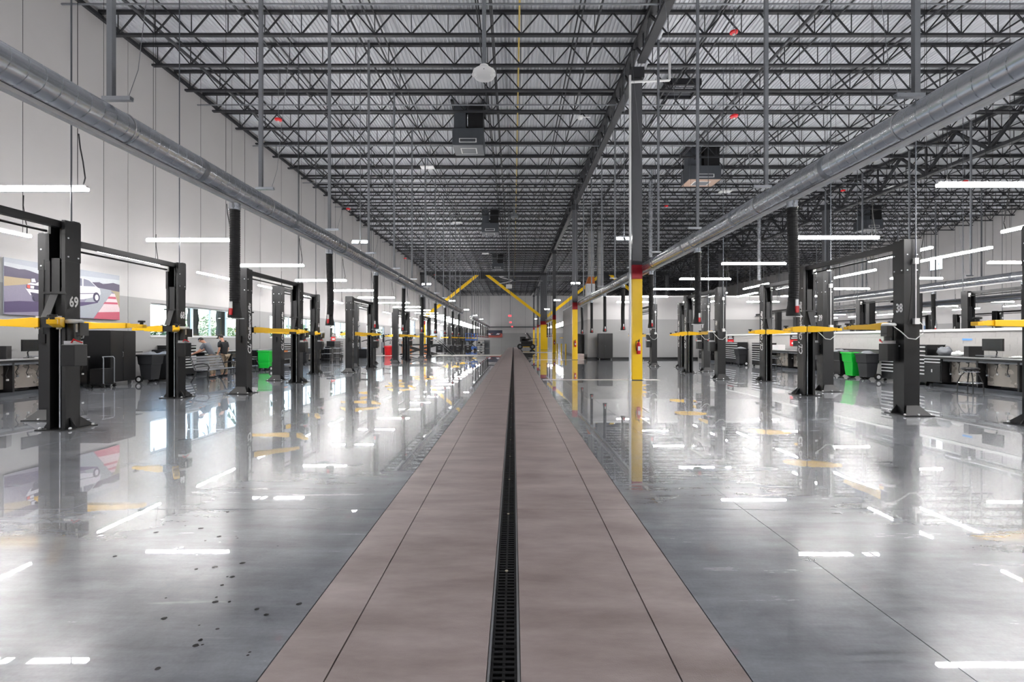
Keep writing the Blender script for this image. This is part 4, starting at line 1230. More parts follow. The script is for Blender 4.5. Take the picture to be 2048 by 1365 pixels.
for i, (x, y) in enumerate(((4.75,49.5),(5.1,48.5),(5.45,47.5))):
    t = thing('bollard', 'yellow steel bollard beside the office wall, %s from the left' % ordn(i), 'bollard', (x, y, 0), 0, 'yellow bollards')
    MB().cyl((0,0,0),(0,0,1.1), .07, n=14).obj('post', YELC, t, smooth=True); MB().ball((0,0,1.1), (.07,.07,.035), 14, 6).obj('cap', YELC, t, smooth='all')

def extinguisher(loc, label):
    t = thing('fire_extinguisher', label, 'extinguisher', loc, 0, 'fire extinguishers on the columns')
    MB().lathe([(.02,0),(.07,.015),(.075,.05),(.075,.36),(.06,.42),(.025,.45),(.025,.48)], 16).obj('cylinder', RED, t, smooth=True)
    MB().box(-.035,.035,-.03,.03,.48,.53).obj('valve', BLACK2, t); MB().bar((0,-.02,.53),(0,-.12,.57), .02,.02).obj('lever', BLACK2, t)
    MB().tube([(-.02,0,.5),(-.1,-.02,.5),(-.11,-.02,.35),(-.09,-.02,.12)], .012, 6).obj('hose', RUBBER, t)
    MB().box(-.045,.045,-.079,-.07,.14,.3).obj('label_plate', OFFW, t)
    MB().box(-.09,.09,.06,.085,.2,.24).obj('bracket', STEEL, t)
extinguisher((XC+.02, 17.6-.29, 1.0), 'red fire extinguisher on the nearest yellow column')
extinguisher((XC, 35.2-.29, 1.0), 'red fire extinguisher on the second yellow column')
extinguisher((XC, 53.0-.29, 1.0), 'red fire extinguisher on the third yellow column')

# ---------------------------------------------------------------- park bench
pb = thing('park_bench', 'black slatted park bench with curved arm rests between lifts 68 and 67', 'bench', (-11.3, 17.25, 0), RL)
SLAT = mat('grey_bench_slat', (92,94,98), .45, .2, .06)
Lb = 1.75
for i in range(5): MB().box(-Lb/2,Lb/2,-.3+.1*i,-.215+.1*i,.43,.455).obj('seat_slat', SLAT, pb, bev=.004)
for i in range(5):
    z = .5+.1*i; y = .2+.035*i
    MB().box(-Lb/2,Lb/2,-.012,.012,-.042,.042).obj('back_slat', SLAT, pb, (0,y,z), (-.33,0,0), bev=.004)
for x in (-Lb/2+.04, Lb/2-.04):
    MB().tube([(x,-.3,0),(x,-.27,.2),(x,-.29,.42),(x,.15,.42),(x,.24,.6),(x,.36,.95)], .026, 8).obj('end_frame', BLACK2, pb)
    MB().tube([(x,.12,.42),(x,.2,.22),(x,.33,0)], .026, 8).obj('rear_leg', BLACK2, pb)
    MB().tube([(x,-.28,.44),(x,-.33,.55),(x,-.28,.65),(x,-.1,.69),(x,.12,.66),(x,.25,.62)], .024, 8).obj('arm_rest', BLACK2, pb)
# ================================================================== people
def skin_mesh(name, verts, edges, radii, m, levels=2, root=0):
    me = bpy.data.meshes.new(name); me.from_pydata(verts, edges, [])
    o = bpy.data.objects.new(name, me); COL.objects.link(o)
    md = o.modifiers.new('s', 'SKIN'); md.use_smooth_shade = True
    o.modifiers.new('d', 'SUBSURF').levels = levels
    for i, r in enumerate(radii):
        sv = me.skin_vertices[0].data[i]
        sv.radius = r if isinstance(r, tuple) else (r, r)
        sv.use_root = i == root
    bpy.context.view_layer.update()
    dg = bpy.context.evaluated_depsgraph_get()
    out = bpy.data.meshes.new_from_object(o.evaluated_get(dg))
    bpy.data.objects.remove(o)
    out.materials.clear(); out.materials.append(m); out.name = name
    for p in out.polygons: p.use_smooth = True
    return out
def person(loc, rz, label, lean, shirt, pants, hair, arm_l, arm_r, head_pitch, cap=None):
    # local frame: faces -Y
    t = thing('person', label, 'person', loc, rz)
    L = math.radians(lean); ca, sa = math.cos(L), math.sin(L)
    def up(h, y=0, x=0): return (x, -h*sa + y*ca, .92 + h*ca + y*sa)
    pel, wst, chs, nck, hdb = up(0), up(.2), up(.4), up(.55), up(.62, -.01)
    hp = math.radians(head_pitch)
    hx = (0, hdb[1]-math.sin(hp)*.1, hdb[2]+math.cos(hp)*.1)
    hd = (0, hdb[1]-math.sin(hp)*.2, hdb[2]+math.cos(hp)*.2)
    V = [pel, wst, chs, nck, hdb]; E_ = [(0,1),(1,2),(2,3),(3,4)]; R = [(.12,.085),(.11,.08),(.12,.08),(.055,.055),(.05,.05)]
    def chain(par, pts, rs):
        for p, r in zip(pts, rs):
            V.append(p); R.append(r); E_.append((par, len(V)-1)); par = len(V)-1
        return par
    chain(4, [hx, hd], [(.074,.088),(.062,.07)])
    hands = []
    for s, pose in ((-1, arm_l), (1, arm_r)):
        sh_ = up(.49, 0, s*.2)
        el, wr = pose
        e = chain(2, [sh_, el, wr], [.055,.042,.03])
        d = (Vector(wr)-Vector(el)).normalized()
        pm_ = Vector(wr)+d*.06; chain(e, [tuple(pm_)], [(.036,.02)])
        pi_ = len(V)-1
        side = d.cross(Vector((0,0,1)));  side = side.normalized() if side.length > .05 else Vector((1,0,0))
        nrm = side.cross(d)
        for f in range(4):
            off = side*(-.027+.018*f); ln = (.055,.068,.064,.05)[f]
            chain(pi_, [tuple(pm_+off+d*.03), tuple(pm_+off+d*(.03+ln*.55)), tuple(pm_+off+d*(.03+ln)-nrm*.02)], [.0095,.0088,.008])
        chain(pi_, [tuple(pm_-side*.035-d*.02), tuple(pm_-side*.052+d*.02), tuple(pm_-side*.05+d*.05)], [.011,.01,.0085])
    feet = []
    for s in (-1, 1):
        hip, kn, an, toe = (s*.095,0,.86), (s*.11,-.03,.48), (s*.115,.02,.09), (s*.125,-.15,.035)
        chain(0, [hip, kn, an, toe], [.085,.06,.043,.035])
    place('body', skin_mesh('body', V, E_, R, SKIN), t)
    # clothes as slightly larger shells
    e1, e2 = arm_l[0], arm_r[0]
    mid = lambda a, b, f: tuple(a[i]*(1-f)+b[i]*f for i in range(3))
    s1, s2 = up(.49,0,-.2), up(.49,0,.2)
    SV = [up(-.06), wst, chs, up(.52), s1, mid(s1,e1,.75), s2, mid(s2,e2,.75)]
    place('shirt', skin_mesh('shirt', SV, [(0,1),(1,2),(2,3),(2,4),(4,5),(2,6),(6,7)], [(.165,.125),(.155,.12),(.195,.15),(.125,.105),.088,.068,.088,.068], shirt), t)
    PV = [pel]; PE = []; PR = [(.165,.122)]
    for s in (-1, 1):
        for j, (p, r) in enumerate((((s*.095,0,.86),.1),((s*.11,-.03,.48),.078),((s*.115,.01,.12),.068))):
            PV.append(p); PR.append(r); PE.append((0 if j == 0 else len(PV)-2, len(PV)-1))
    place('trousers', skin_mesh('trousers', PV, PE, PR, pants), t)
    for s in (-1, 1):
        MB().ball((s*.12,-.05,.045), (.052,.14,.05), 12, 8).obj('shoe', BLACK2, t, smooth='all')
    c = Vector(hx)*.45 + Vector(hd)*.55
    hm = MB().ball((0,0,0), (.083,.1,.098), 14, 10)
    hm.v = [(x, y if y > -.035 or z > .045 else -.035, z if z > -.045 or y > .02 else -.045) for x,y,z in hm.v]
    hr = hm.obj('hair', hair, t, tuple(c+Vector((0,.012,.014))), (hp,0,0), smooth='all')
    hh = bpy.data.objects.new('head_detail', None)
    bpy.data.objects.remove(hh)
    M_ = Matrix.Translation(c) @ Matrix.Rotation(hp, 4, 'X')
    def on(p): return tuple(M_ @ Vector(p))
    MB().add([on((0,-.1,.02)),on((-.014,-.088,-.02)),on((.014,-.088,-.02)),on((0,-.112,-.022))],[(0,1,3),(0,3,2),(1,2,3),(0,2,1)]).obj('nose', SKIN, t)
    for s in (-1,1):
        MB().ball(on((s*.03,-.082,.018)), .009, 8, 6).obj('eye', CHANNEL, t)
        MB().ball(on((s*.078,.0,-.005)), (.012,.02,.03), 8, 6).obj('ear', SKIN, t)
    MB().ball(on((0,-.086,-.045)), (.022,.008,.006), 8, 5).obj('mouth', mat('lips', (150,90,80), .5), t)
    if cap:
        cp = MB().ball(on((0,.01,.055)), (.094,.108,.062), 14, 8).obj('cap', cap, t, smooth='all')
        MB().add([on((-.06,-.08,.05)),on((.06,-.08,.05)),on((.05,-.17,.035)),on((-.05,-.17,.035)),on((-.06,-.08,.058)),on((.06,-.08,.058)),on((.05,-.17,.043)),on((-.05,-.17,.043))],
                 [(0,1,2,3),(7,6,5,4),(0,4,5,1),(1,5,6,2),(2,6,7,3),(3,7,4,0)]).obj('cap_brim', cap, cp)
    return t
TEE = mat('grey_tee', (92,96,102), .8, 0, .08, 30); TEEK = mat('black_tee', (24,26,28), .8)
KHAKI = mat('khaki_trousers', (128,112,92), .85, 0, .08, 20); HAIR = mat('dark_hair', (34,26,22), .6); CAPM = mat('black_cap', (20,20,22), .7)
# both face the tool chest at the wall (-X), the first bends over an open drawer
person((-12.25, 18.55, 0), -PI/2+.25, 'person in a grey shirt bending over the tool chest behind the park bench', 30, TEE, KHAKI, HAIR,
       ((-.24,-.42,1.12),(-.2,-.66,1.02)), ((.25,-.4,1.1),(.2,-.64,.98)), 55)
person((-12.3, 19.35, 0), -PI/2-.1, 'person in a black shirt and dark cap standing beside the one in grey', 6, TEEK, KHAKI, HAIR,
       ((-.25,-.02,1.14),(-.27,-.14,.9)), ((.25,-.02,1.14),(.28,-.12,.88)), 35, CAPM)

# ================================================================== things under the roof
def hvac(x, y, label, w=1.5):
    t = thing('air_handler', label, 'air unit', (x, y, 0), 0, 'air units hanging under the roof')
    MB().box(-w/2, w/2, 0, 1.3, 10.95, 11.75).obj('casing', DARKG, t, bev=.02)
    MB().box(-w/2+.03, w/2-.03, .03, 1.27, 10.93, 10.95).obj('bottom_panel', GREYP if w < 1.7 else mat('tan_panel', (176,150,134), .6), t)
    fr = MB().box(-w*.28, w*.28, -.02, 0, 11.05, 11.25).obj('louver_frame', WHITE, t)
    MB().box(-w*.25, w*.25, -.026, -.02, 11.08, 11.22).obj('louver', DARKG, fr)
    f2 = MB().box(-w*.26, w*.26, .35, 1.0, 10.915, 10.93).obj('grille_frame', WHITE, t)
    MB().box(-w*.23, w*.23, .4, .95, 10.905, 10.915).obj('grille', GREYP, f2)
    MB().box(-w/2+.05, -.12, .25, .9, 11.75, 13.0).obj('supply_duct', DARKG, t); MB().box(.0, w/2-.03, .15, 1.1, 11.75, 13.0).obj('return_duct', CHANNEL, t)
    for sx in (-1,1): MB().box(sx*w/2-.05, sx*w/2+.05, -.3, 1.5, 12.88, 12.98).obj('support_angle', JOIST, t)
hvac(-2.2, 21.9, 'dark air unit with white louver under the roof, nearest over the lane side')
hvac(-2.05, 39.65, 'dark air unit with white louver, second over the lane side')
hvac(-2.1, 60.5, 'dark air unit with white louver, third over the lane side')
hvac(-1.95, 96, 'dark air unit close to the end wall')
hvac(11.2, 26.6, 'dark air unit with tan underside right of the columns', 1.9)
hvac(30.5, 38.5, 'dark air unit over the far right hall', 1.6)
hatch = thing('roof_hatch', 'framed roof opening with a grille right of the columns', 'hatch', (7.4, 20.3, 12.6))
for a in ((-.75,.75,-.6,-.52),(-.75,.75,.52,.6),(-.75,-.67,-.52,.52),(.67,.75,-.52,.52)): MB().box(a[0],a[1],a[2],a[3],0,.28).obj('curb', JOIST, hatch)
for i in range(7): MB().box(-.67,.67,-.48+.15*i,-.45+.15*i,.1,.14).obj('slat', GREYP, hatch)

# white ceiling sensor on a pole
ws = thing('ceiling_antenna', 'white round antenna dish hanging on a grey pole over the lane', 'antenna', (-.645, 10.0, 7.4))
MB().lathe([(.02,-.12),(.14,-.11),(.22,-.07),(.255,-.01),(.25,.03),(.2,.07),(.1,.09),(.1,.17),(.04,.18)], 28).obj('dish', WHITE, ws, smooth=True)
for s in (-1,1): MB().tube([(s*.2+.05*math.cos(q*PI/6), -.1, -.08+.05*math.sin(q*PI/6)) for q in range(13)], .014, 6, False).obj('handle_ring', WHITE, ws)
MB().cyl((0,0,.18),(0,0,5.5), .045, n=12).obj('pole', ZINC, ws, smooth=True)
for (x, z) in ((.01,-.03),(.02,.0),(-.01,.02)): MB().ball((x,-.235,z), .012, 6, 5).obj('lamp_dot', CHANNEL, ws)
cd = thing('camera_dome', 'small white dome camera on a thin rod left of the near column', 'camera', (3.0, 20.5, 11.55))
MB().lathe([(.03,-.1),(.1,-.06),(.14,0),(.14,.06),(.1,.08)], 16).obj('dome', WHITE, cd, smooth=True)
MB().cyl((0,0,.08),(0,0,1.47), .02, n=6).obj('rod', ZINC, cd); MB().box(.1,.45,-.02,.02,.02,.05).obj('side_arm', WHITE, cd)
# pole with white junction box over the far lane
jb = thing('pendant_box', 'white box at the end of a grey ceiling pole over the far lane', 'box', (-.4, 40, 6.05))
MB().box(-.27,.27,-.15,.15,0,.36).obj('box', OFFW, jb, bev=.02); MB().cyl((0,0,.36),(0,0,6.97), .05, n=8).obj('pole', ZINC, jb); MB().cyl((.12,0,-2.4),(.12,0,0), .012, n=5).obj('cable', ZINC, jb)
EXIT = mat('red_exit_glow', (255,60,70), .5, emit=2.2)
for i, (x, y) in enumerate(((-.45,57),(-.5,78),(-.3,104))):
    t = thing('exit_light', 'small glowing red exit light over the lane, %s from the viewpoint' % ordn(i), 'light', (x, y, 4.45), 0, 'red exit lights over the lane')
    MB().box(-.18,.18,-.03,.03,0,.2).obj('panel', EXIT, t); MB().cyl((0,0,.2),(0,0,8.57), .012, n=5).obj('rod', ZINC, t); MB().box(-.19,.19,-.035,.035,.2,.23).obj('canopy', OFFW, t)
# ceiling fans
def fan(x, y, z, ang, label):
    t = thing('ceiling_fan', label, 'fan', (x, y, z), ang)
    MB().lathe([(.1,-.2),(.28,-.15),(.3,.1),(.12,.25)], 18).obj('motor', DARKG, t, smooth=True); MB().cyl((0,0,.25),(0,0,12.9-z), .05, n=8).obj('downrod', ZINC, t)
    for k in range(3):
        q = 2*PI*k/3
        MB().add([(.25,-.09,.02),(3.9,-.07,.0),(3.9,.07,.03),(.25,.09,.05),(.25,-.09,.035),(3.9,-.07,.015),(3.9,.07,.045),(.25,.09,.065)],
                 [(0,1,2,3),(7,6,5,4),(0,4,5,1),(1,5,6,2),(2,6,7,3),(3,7,4,0)]).obj('blade', WHITE, t, (0,0,-.1), (0,0,q))
fan(.05, 62, 9.65, .06, 'large three blade ceiling fan with white blades over the far lane')
hub = thing('hanging_hub', 'grey bell shaped fan hub without blades hanging by the yellow pipe', 'fan_hub', (.06, 36, 11.6)); MB().lathe([(.3,-.35),(.26,-.2),(.12,.0),(.1,.15)], 16).obj('bell', GREYP, hub, smooth=True); MB().cyl((0,0,.15),(0,0,1.42), .03, n=6).obj('rod', ZINC, hub)  # bare fan hub on a downrod, modelled without blades

# pipes under the roof
tag(MB().cyl((.2,9,12.7),(.2,YE-4,12.7), .032, n=8).obj('gas_pipe', PIPEY), 'thin yellow gas pipe running along the roof over the lane', 'pipe')
for i, x in enumerate((-12.6,-9.2,-5.6,-.75,2.9,6.9,10.1,14.2,18.0,21.6)):
    tag(MB().cyl((x,9,12.55),(x,YE-4,12.55), .04 if i % 3 else .06, n=8).obj('sprinkler_pipe', PIPEK), 'dark sprinkler pipe running down the hall under the roof, %s from the left wall' % ordn(i), 'pipe', 'lengthwise sprinkler pipes')
for i, y in enumerate((14.2,20.3,24.6,30.4,35.9,42.3,48.8,54.5,58.5,64.0,68.5,74.5,80.0)):
    tag(MB().cyl((XL+.3,y,12.03),(XR,y,12.03), .03, n=6).obj('cross_pipe', ZINC), 'thin grey pipe crossing the hall under the joists, %s from the viewpoint' % ordn(i), 'pipe', 'cross pipes under the joists')
HORNS = ((-9.3,18.0,10.2,'near the left wall, nearest of those on the left'),(7.6,15.7,12.1,'right of the columns at the top of the view'),(7.75,16.0,9.35,'right of the columns, below the topmost one'),
         (-11.0,30.3,10.2,'near the left wall, second of those on the left'),(-10.0,42,9.0,'near the left wall, third of those on the left'),(-9.3,54,9.2,'near the left wall, farthest of those on the left'),
         (10.4,31,10.6,'beside the air unit with the tan underside'),(21,29,11,'just left of the deep right girder'),(17,22,10.4,'above the right exhaust duct'),(24.8,25,10.2,'beyond the deep right girder'))
for i, (x, y, z, w) in enumerate(HORNS):
    t = thing('alarm_horn', 'small red alarm horn ' + w, 'alarm', (x,y,z), 0, 'red alarm horns')
    MB().lathe([(.05,0),(.13,.03),(.14,.08),(.05,.13)], 14).obj('housing', RED, t, smooth=True); MB().cyl((0,0,.13),(0,0,DECK-z), .008, n=5).obj('rod', ZINC, t); MB().ball((0,0,-.0), .05, 8, 6).obj('lens', OFFW, t)
for i, (x, y) in enumerate(((-5.2,27.5),(-5.0,40.5),(-3.4,55),(14.9,32),(26,31),(-2,75))):
    t = thing('panel_light', 'flat white unlit panel just under the joists, %s from the viewpoint' % ordn(i), 'panel', (x,y,11.95), 0, 'flat white roof panels')
    MB().box(-.4,.4,-.25,.25,0,.05).obj('panel', WHITE, t); MB().box(-.02,.02,-.02,.02,.05,1.07).obj('rod', ZINC, t)

# white roof drain beside the first column
rd = thing('drain_pipe', 'white vertical drain pipe beside the nearest yellow column', 'pipe', (4.43, 17.3, 0))
MB().cyl((0,0,.05),(0,0,11.6), .045, n=12).obj('riser', WHITE, rd, smooth=True); MB().cyl((0,0,.2),(0,0,.32), .058, n=12).obj('coupling', WHITE, rd)
MB().lathe([(.06,0),(.06,.05),(.05,.06)], 12).obj('floor_collar', WHITE, rd)
MB().cyl((.0,0,11.35),(1.5,0,11.42), .045, n=10).obj('branch', WHITE, rd); MB().cyl((1.5,0,11.42),(1.5,0,12.6), .045, n=10).obj('elbow', WHITE, rd)
# ducts dropping to the office roof
FLEX = mat('duct_wrap', (150,150,150), .5, .3, .1, 3)
for i, (x, y, w, zt) in enumerate(((7.65,45,.55,12.9),(8.6,45.1,.55,12.9))):
    t = thing('office_duct', ['square duct dropping from the roof with wider white lower box', 'plain square duct dropping from the roof to the office'][i], 'duct', (x,y,5.052))
    if i == 0:
        MB().box(-.5,.35,-.4,.4,0,2.0).obj('lower_box', mat('duct_bright', (196,198,200), .4, .3), t)
        MB().add([(-.5,-.4,2.0),(.35,-.4,2.0),(.35,.4,2.0),(-.5,.4,2.0),(-.27,-.27,2.7),(.27,-.27,2.7),(.27,.27,2.7),(-.27,.27,2.7)],[(0,1,5,4),(1,2,6,5),(2,3,7,6),(3,0,4,7),(4,5,6,7),(3,2,1,0)]).obj('transition', WOOD, t)
        MB().box(-.27,.27,-.27,.27,2.7,7.9).obj('riser', FLEX, t)
    else:
        MB().box(-.27,.27,-.27,.27,0,7.9).obj('riser', FLEX, t)
    for k in range(7): MB().box(-.29,.29,-.29,.29,2.9+.7*k,2.94+.7*k).obj('flange', GREYP, t)
for i, (x, y, r, z0, z1) in enumerate(((9.1,30.2,.13,7.0,13.0),(16.3,30.2,.11,5.5,10.1))):
    t = thing('round_duct', ['slim round ribbed duct hanging behind the right exhaust duct', 'slim round duct with flared top over the right lifts'][i], 'duct', (x,y,z0))
    n = int((z1-z0)/.18)
    MB().cyl((0,0,0),(0,0,z1-z0), r, n=16).obj('pipe', DUCT, t, smooth=True)
    for k in range(n): MB().cyl((0,0,.18*k),(0,0,.18*k+.025), r+.012, n=16).obj('rib', GALV, t)
    if i: MB().lathe([(r,0),(r*2,.25),(r*2,.3)], 14, (0,0,z1-z0)).obj('flare', OFFW, t, smooth=True); MB().cyl((0,0,z1-z0+.3),(0,0,DECK-z0), .02, n=6).obj('rod', ZINC, t)
rp = tag(MB().cyl((9.5,44,5.302),(14.5,44,5.302), .25, n=14).obj('rust_pipe', mat('rusty_red', (120,52,44), .6, 0, .2, 3)), 'dull red pipe lying along the office roof', 'pipe')
bp_ = tag(MB().box(XL+8, XC+8, YE-.2, YE-.01, 4.5, 4.75).obj('cable_tray', DARKG), 'dark horizontal cable tray across the end wall', 'tray')

# ================================================================== posters
def pm(n, c): return mat('print_'+n, tuple(int(v*.86) for v in c), .5, 0, .08, 25)
def poster(loc, rz, W, H, shapes, label, back):
    t = thing('wall_poster', label, 'poster', loc, rz, 'car posters')
    MB().box(0, W, -.03, 0, 0, H).obj('board', back, t)
    for i, (m, poly) in enumerate(shapes):
        d = -.0302 - .0006*i
        n = len(poly)
        vs = [(u*W, d, v*H) for u, v in poly] + [(u*W, d+.0006, v*H) for u, v in poly]
        MB().add(vs, [tuple(range(n))] + [(k,(k+1)%n,n+(k+1)%n,n+k) for k in range(n)]).obj('print_shape', m, t)
def ring(u, v, ru, rv, n=18): return [(u+ru*math.cos(2*PI*k/n), v+rv*math.sin(2*PI*k/n)) for k in range(n)]
sky_ = pm('sky', (170,176,188)); sky2 = pm('sky_pale', (196,200,208)); trees = pm('trees', (62,50,84)); fld = pm('field', (178,158,124))
road = pm('road', (136,128,150)); roadr = pm('road_pale', (158,162,172)); shd = pm('shadow', (72,56,98)); carw = pm('car_white', (226,222,232)); card = pm('car_dark', (58,48,80))
glassd = pm('car_glass', (120,122,140)); tl = pm('tail_light', (232,84,70)); kr = pm('kerb_red', (196,84,108)); kw = pm('kerb_pale', (226,202,208)); gr_ = pm('verge', (166,152,120))
S = [(sky2, [(0,.78),(.5,.74),(1,.8),(1,.9),(.5,.86),(0,.92)]),
     (trees, [(0,.85),(.046,.841),(.072,.834),(.103,.825),(.145,.836),(.183,.822),(.238,.792),(.313,.765),(.46,.75),(.629,.748),(.742,.776),(.786,.789),(.823,.761),(.861,.779),(.932,.816),(1,.793),(1,.635),(.0,.6)]),
     (fld, [(0,.668),(.103,.667),(.183,.672),(.313,.671),(.313,.6),(.183,.575),(0,.49)]),
     (road, [(0,.495),(.183,.578),(.313,.662),(.742,.672),(1,.635),(1,0),(0,0)]),
     (roadr, [(.742,.672),(.912,.65),(.912,.575),(.727,.02),(.45,.0),(.629,.3)]),
     (gr_, [(.9,.645),(1,.632),(1,.24),(.948,.575)]),
     (kw, [(.912,.575),(.948,.575),(1,.25),(1,0),(.727,0)]),
     (kr, [(.885,.504),(.957,.512),(.964,.46),(.868,.455)]), (kr, [(.84,.375),(.975,.39),(.982,.345),(.824,.33)]), (kr, [(.771,.142),(1,.182),(1,0),(.727,0)]),
     (shd, [(0,.22),(.103,.252),(.313,.273),(.771,.361),(.771,.346),(.629,.258),(.313,.091),(0,.03)]),
     (carw, [(.15,.489),(.166,.58),(.188,.606),(.249,.659),(.318,.696),(.39,.794),(.477,.847),(.629,.837),(.685,.813),(.756,.687),(.79,.645),(.799,.541),(.782,.489),(.629,.391),(.318,.335),(.183,.38)]),
     (card, [(.158,.564),(.318,.568),(.40,.56),(.40,.47),(.318,.484),(.153,.489)]),
     (card, [(.183,.43),(.318,.41),(.40,.40),(.40,.355),(.318,.345),(.195,.375)]),
     (tl, [(.16,.558),(.183,.555),(.181,.497),(.16,.504)]), (carw, [(.184,.551),(.213,.55),(.211,.5),(.184,.501)]), (tl, [(.37,.55),(.395,.55),(.395,.49),(.37,.49)]),
     (glassd, [(.629,.819),(.681,.797),(.749,.685),(.629,.664)]), (glassd, [(.44,.76),(.5,.825),(.615,.818),(.615,.664),(.46,.65)]), (card, [(.27,.66),(.36,.77),(.43,.75),(.42,.66)]),
     (card, [(.40,.452),(.76,.55),(.76,.538),(.40,.438)]), (card, ring(.753,.459,.034,.105)), (carw, ring(.756,.455,.018,.062)), (card, ring(.462,.365,.036,.105)), (carw, ring(.466,.36,.018,.06)),
     (card, ring(.24,.33,.04,.07)),
     (card, [(.185,.69),(.227,.705),(.25,.643),(.221,.6),(.185,.605)]), (carw, [(.19,.68),(.215,.69),(.226,.62),(.19,.615)])]
poster((XL+.04, 12.8, 2.27), RL, 3.75, 1.61, S, 'large poster of a white hatchback on a race track, left wall', sky_)
red_ = pm('ridge_red', (170,66,50)); navy = pm('navy', (36,40,66))
carA = [(.28,.3),(.33,.52),(.45,.58),(.55,.75),(.72,.72),(.8,.55),(.88,.5),(.88,.32),(.6,.26)]
poster((-6.6, YE-.02, 2.1), 0, 3.9, 1.75, [(red_, [(0,0),(1,0),(1,.5),(.85,.62),(.6,.5),(.4,.6),(.2,.5),(0,.4)]), (carw, [(.05,.35),(.12,.6),(.25,.55),(.3,.35)]), (navy, carA), (carw, [(.6,.4),(.7,.6),(.85,.55),(.8,.38)])], 'small dark poster with red ground and a car on the end wall', navy)
poster((5.88, 44.9, 2.5), RR, 2.3, 2.6, [(pm('mauve', (150,132,146)), [(0,0),(1,0),(1,.35),(0,.3)]), (card, [(.2,.2),(.25,.55),(.5,.8),(.8,.75),(.85,.3)]), (carw, [(.3,.3),(.4,.5),(.6,.45),(.6,.3)])], 'grey poster of a dark car on the lane side of the office', pm('slate', (82,74,88)))
poster((XF-.04, 50.6, 1.75), RR, 4.3, 1.8, [(pm('rose', (150,120,124)), [(0,0),(1,0),(1,.25),(0,.3)]), (pm('car_blue', (96,130,170)), [(.05,.3),(.08,.6),(.2,.66),(.32,.9),(.55,.92),(.7,.7),(.95,.6),(.97,.32),(.8,.2),(.3,.2)]), (navy, [(.3,.66),(.38,.85),(.54,.86),(.62,.68)]), (navy, [(.68,.5),(.95,.5),(.94,.34),(.7,.34)]), (navy, ring(.42,.3,.07,.15)), (carw, ring(.42,.3,.04,.09)), (carw, [(.6,.34),(.66,.5),(.62,.5),(.56,.36)])], 'poster of a blue and white sports car on the far right wall', pm('pale_sky', (206,212,222)))

# ================================================================== water spots on the near floor
sp = MB(); rnd = random.Random(4)
for i in range(46):
    f = rnd.random()
    x = -2.72 + 1.45*f + rnd.gauss(0,.28); y = 3.7 - 1.35*f + rnd.gauss(0,.28)
    if x > -1.25 or y < 1.9: continue
    r = rnd.uniform(.006,.019); n = 9
    vs = [(x+r*math.cos(2*PI*k/n)*rnd.uniform(.8,1.2), y+r*.8*math.sin(2*PI*k/n)*rnd.uniform(.8,1.2), .0012) for k in range(n)]
    sp.add(vs, [tuple(range(n))])
tag(sp.obj('water_spots', mat('wet_concrete', (58,58,58), .08, 0, .1)), 'scattered dark water spots on the floor left of the lane', 'water', None, 'stuff')

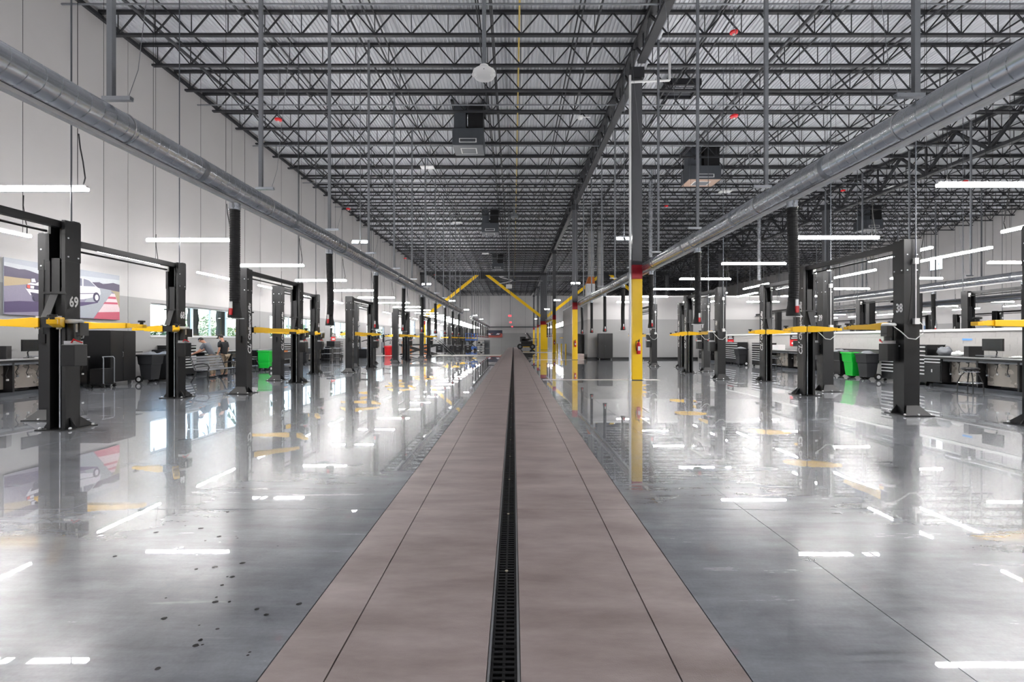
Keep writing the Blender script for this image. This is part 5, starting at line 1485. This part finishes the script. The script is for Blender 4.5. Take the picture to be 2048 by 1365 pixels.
# ================================================================== outside the windows
GRASS = mat('grass_ground', (96,112,66), .9, 0, .3, .6)
gd = MB().box(XL-60, XL-.7, -30, 130, -.6, -.5).obj('ground', GRASS); tag(gd, 'grassy ground outside the left wall', None, None, 'structure')
LEAF = [mat('leaf_green', (128,152,92), .6, 0, .3, 2), mat('leaf_dark', (78,108,66), .6, 0, .3, 2), mat('leaf_pale', (168,182,140), .6, 0, .3, 2)]
BARK = mat('palm_bark', (92,80,68), .9, 0, .3, 12, .4)
def shrub(i, x, y, r, h, m):
    rnd = random.Random(i*7+1)
    t = thing('shrub', 'leafy green shrub outside the left wall windows, %s from the viewpoint' % ordn(i), 'shrub', (x,y,-.5), 0, 'shrubs outside the windows')
    mb = MB()
    for k in range(1100):
        u, v = rnd.random()*2*PI, rnd.random()
        rr = r*(.35+.65*rnd.random()**.5)*(1-.35*v)
        c = Vector((rr*math.cos(u), rr*math.sin(u), h*(.12+.88*v)))
        a = Vector((rnd.gauss(0,1),rnd.gauss(0,1),rnd.gauss(0,.6))).normalized()*rnd.uniform(.09,.2)
        b = a.cross(Vector((rnd.gauss(0,1),rnd.gauss(0,1),rnd.gauss(0,1)))).normalized()*.05
        mb.add([c-a, c+b, c+a, c-b], [(0,1,2,3)])
    mb.obj('foliage', m, t)
    for k in range(4): MB().tube([(0,0,0),(rnd.gauss(0,.2)*r,rnd.gauss(0,.2)*r,h*.4),(rnd.gauss(0,.4)*r,rnd.gauss(0,.4)*r,h*.8)], [.06,.04,.015], 6).obj('stem', BARK, t)
si = 0
for y in (14,17.5,20.2,23.2,26.5,30,33.5,37.5,41.5,46,51,57,64,70):
    rr = random.Random(si)
    shrub(si, XL-7.2-rr.random()*3.5, y*1.12+rr.random()*.6, 1.45+rr.random()*.4, 2.7+rr.random()*1.3, LEAF[si % 3]); si += 1
def palm(i, x, y, h):
    rnd = random.Random(i+50)
    t = thing('palm_tree', 'palm tree with rough trunk outside the windows, %s from the viewpoint' % ordn(i), 'palm', (x,y,-.5), 0, 'palms outside the windows')
    MB().tube([(0,0,h*k/14) for k in range(15)], [.24+.05*(k % 2) for k in range(15)], 10).obj('trunk', BARK, t)
    for k in range(16):
        q = 2*PI*k/16 + rnd.random()*.3; el = rnd.uniform(-.5,.9); mb = MB()
        prev = None
        for j in range(9):
            f = j/8; rad = 2.1*f; zz = h + 1.2*el*f - 1.6*f*f
            c = Vector((math.cos(q)*rad, math.sin(q)*rad, zz)); sd = Vector((-math.sin(q), math.cos(q), 0))
            if prev is not None:
                for s in (-1,1): mb.add([prev, c, c+sd*s*.5*(1-f*.5)+Vector((0,0,-.35)), c+sd*s*.42*(1-f*.5)+Vector((0,0,-.4))], [(0,1,2,3)])
            prev = c
        mb.obj('frond', LEAF[1], t)
for i, (x, y) in enumerate(((XL-3.0,24.7),(XL-3.6,28.0),(XL-6,36),(XL-5,48))): palm(i, x, y, (6.3, 6.8, 6.2, 6.5)[i])
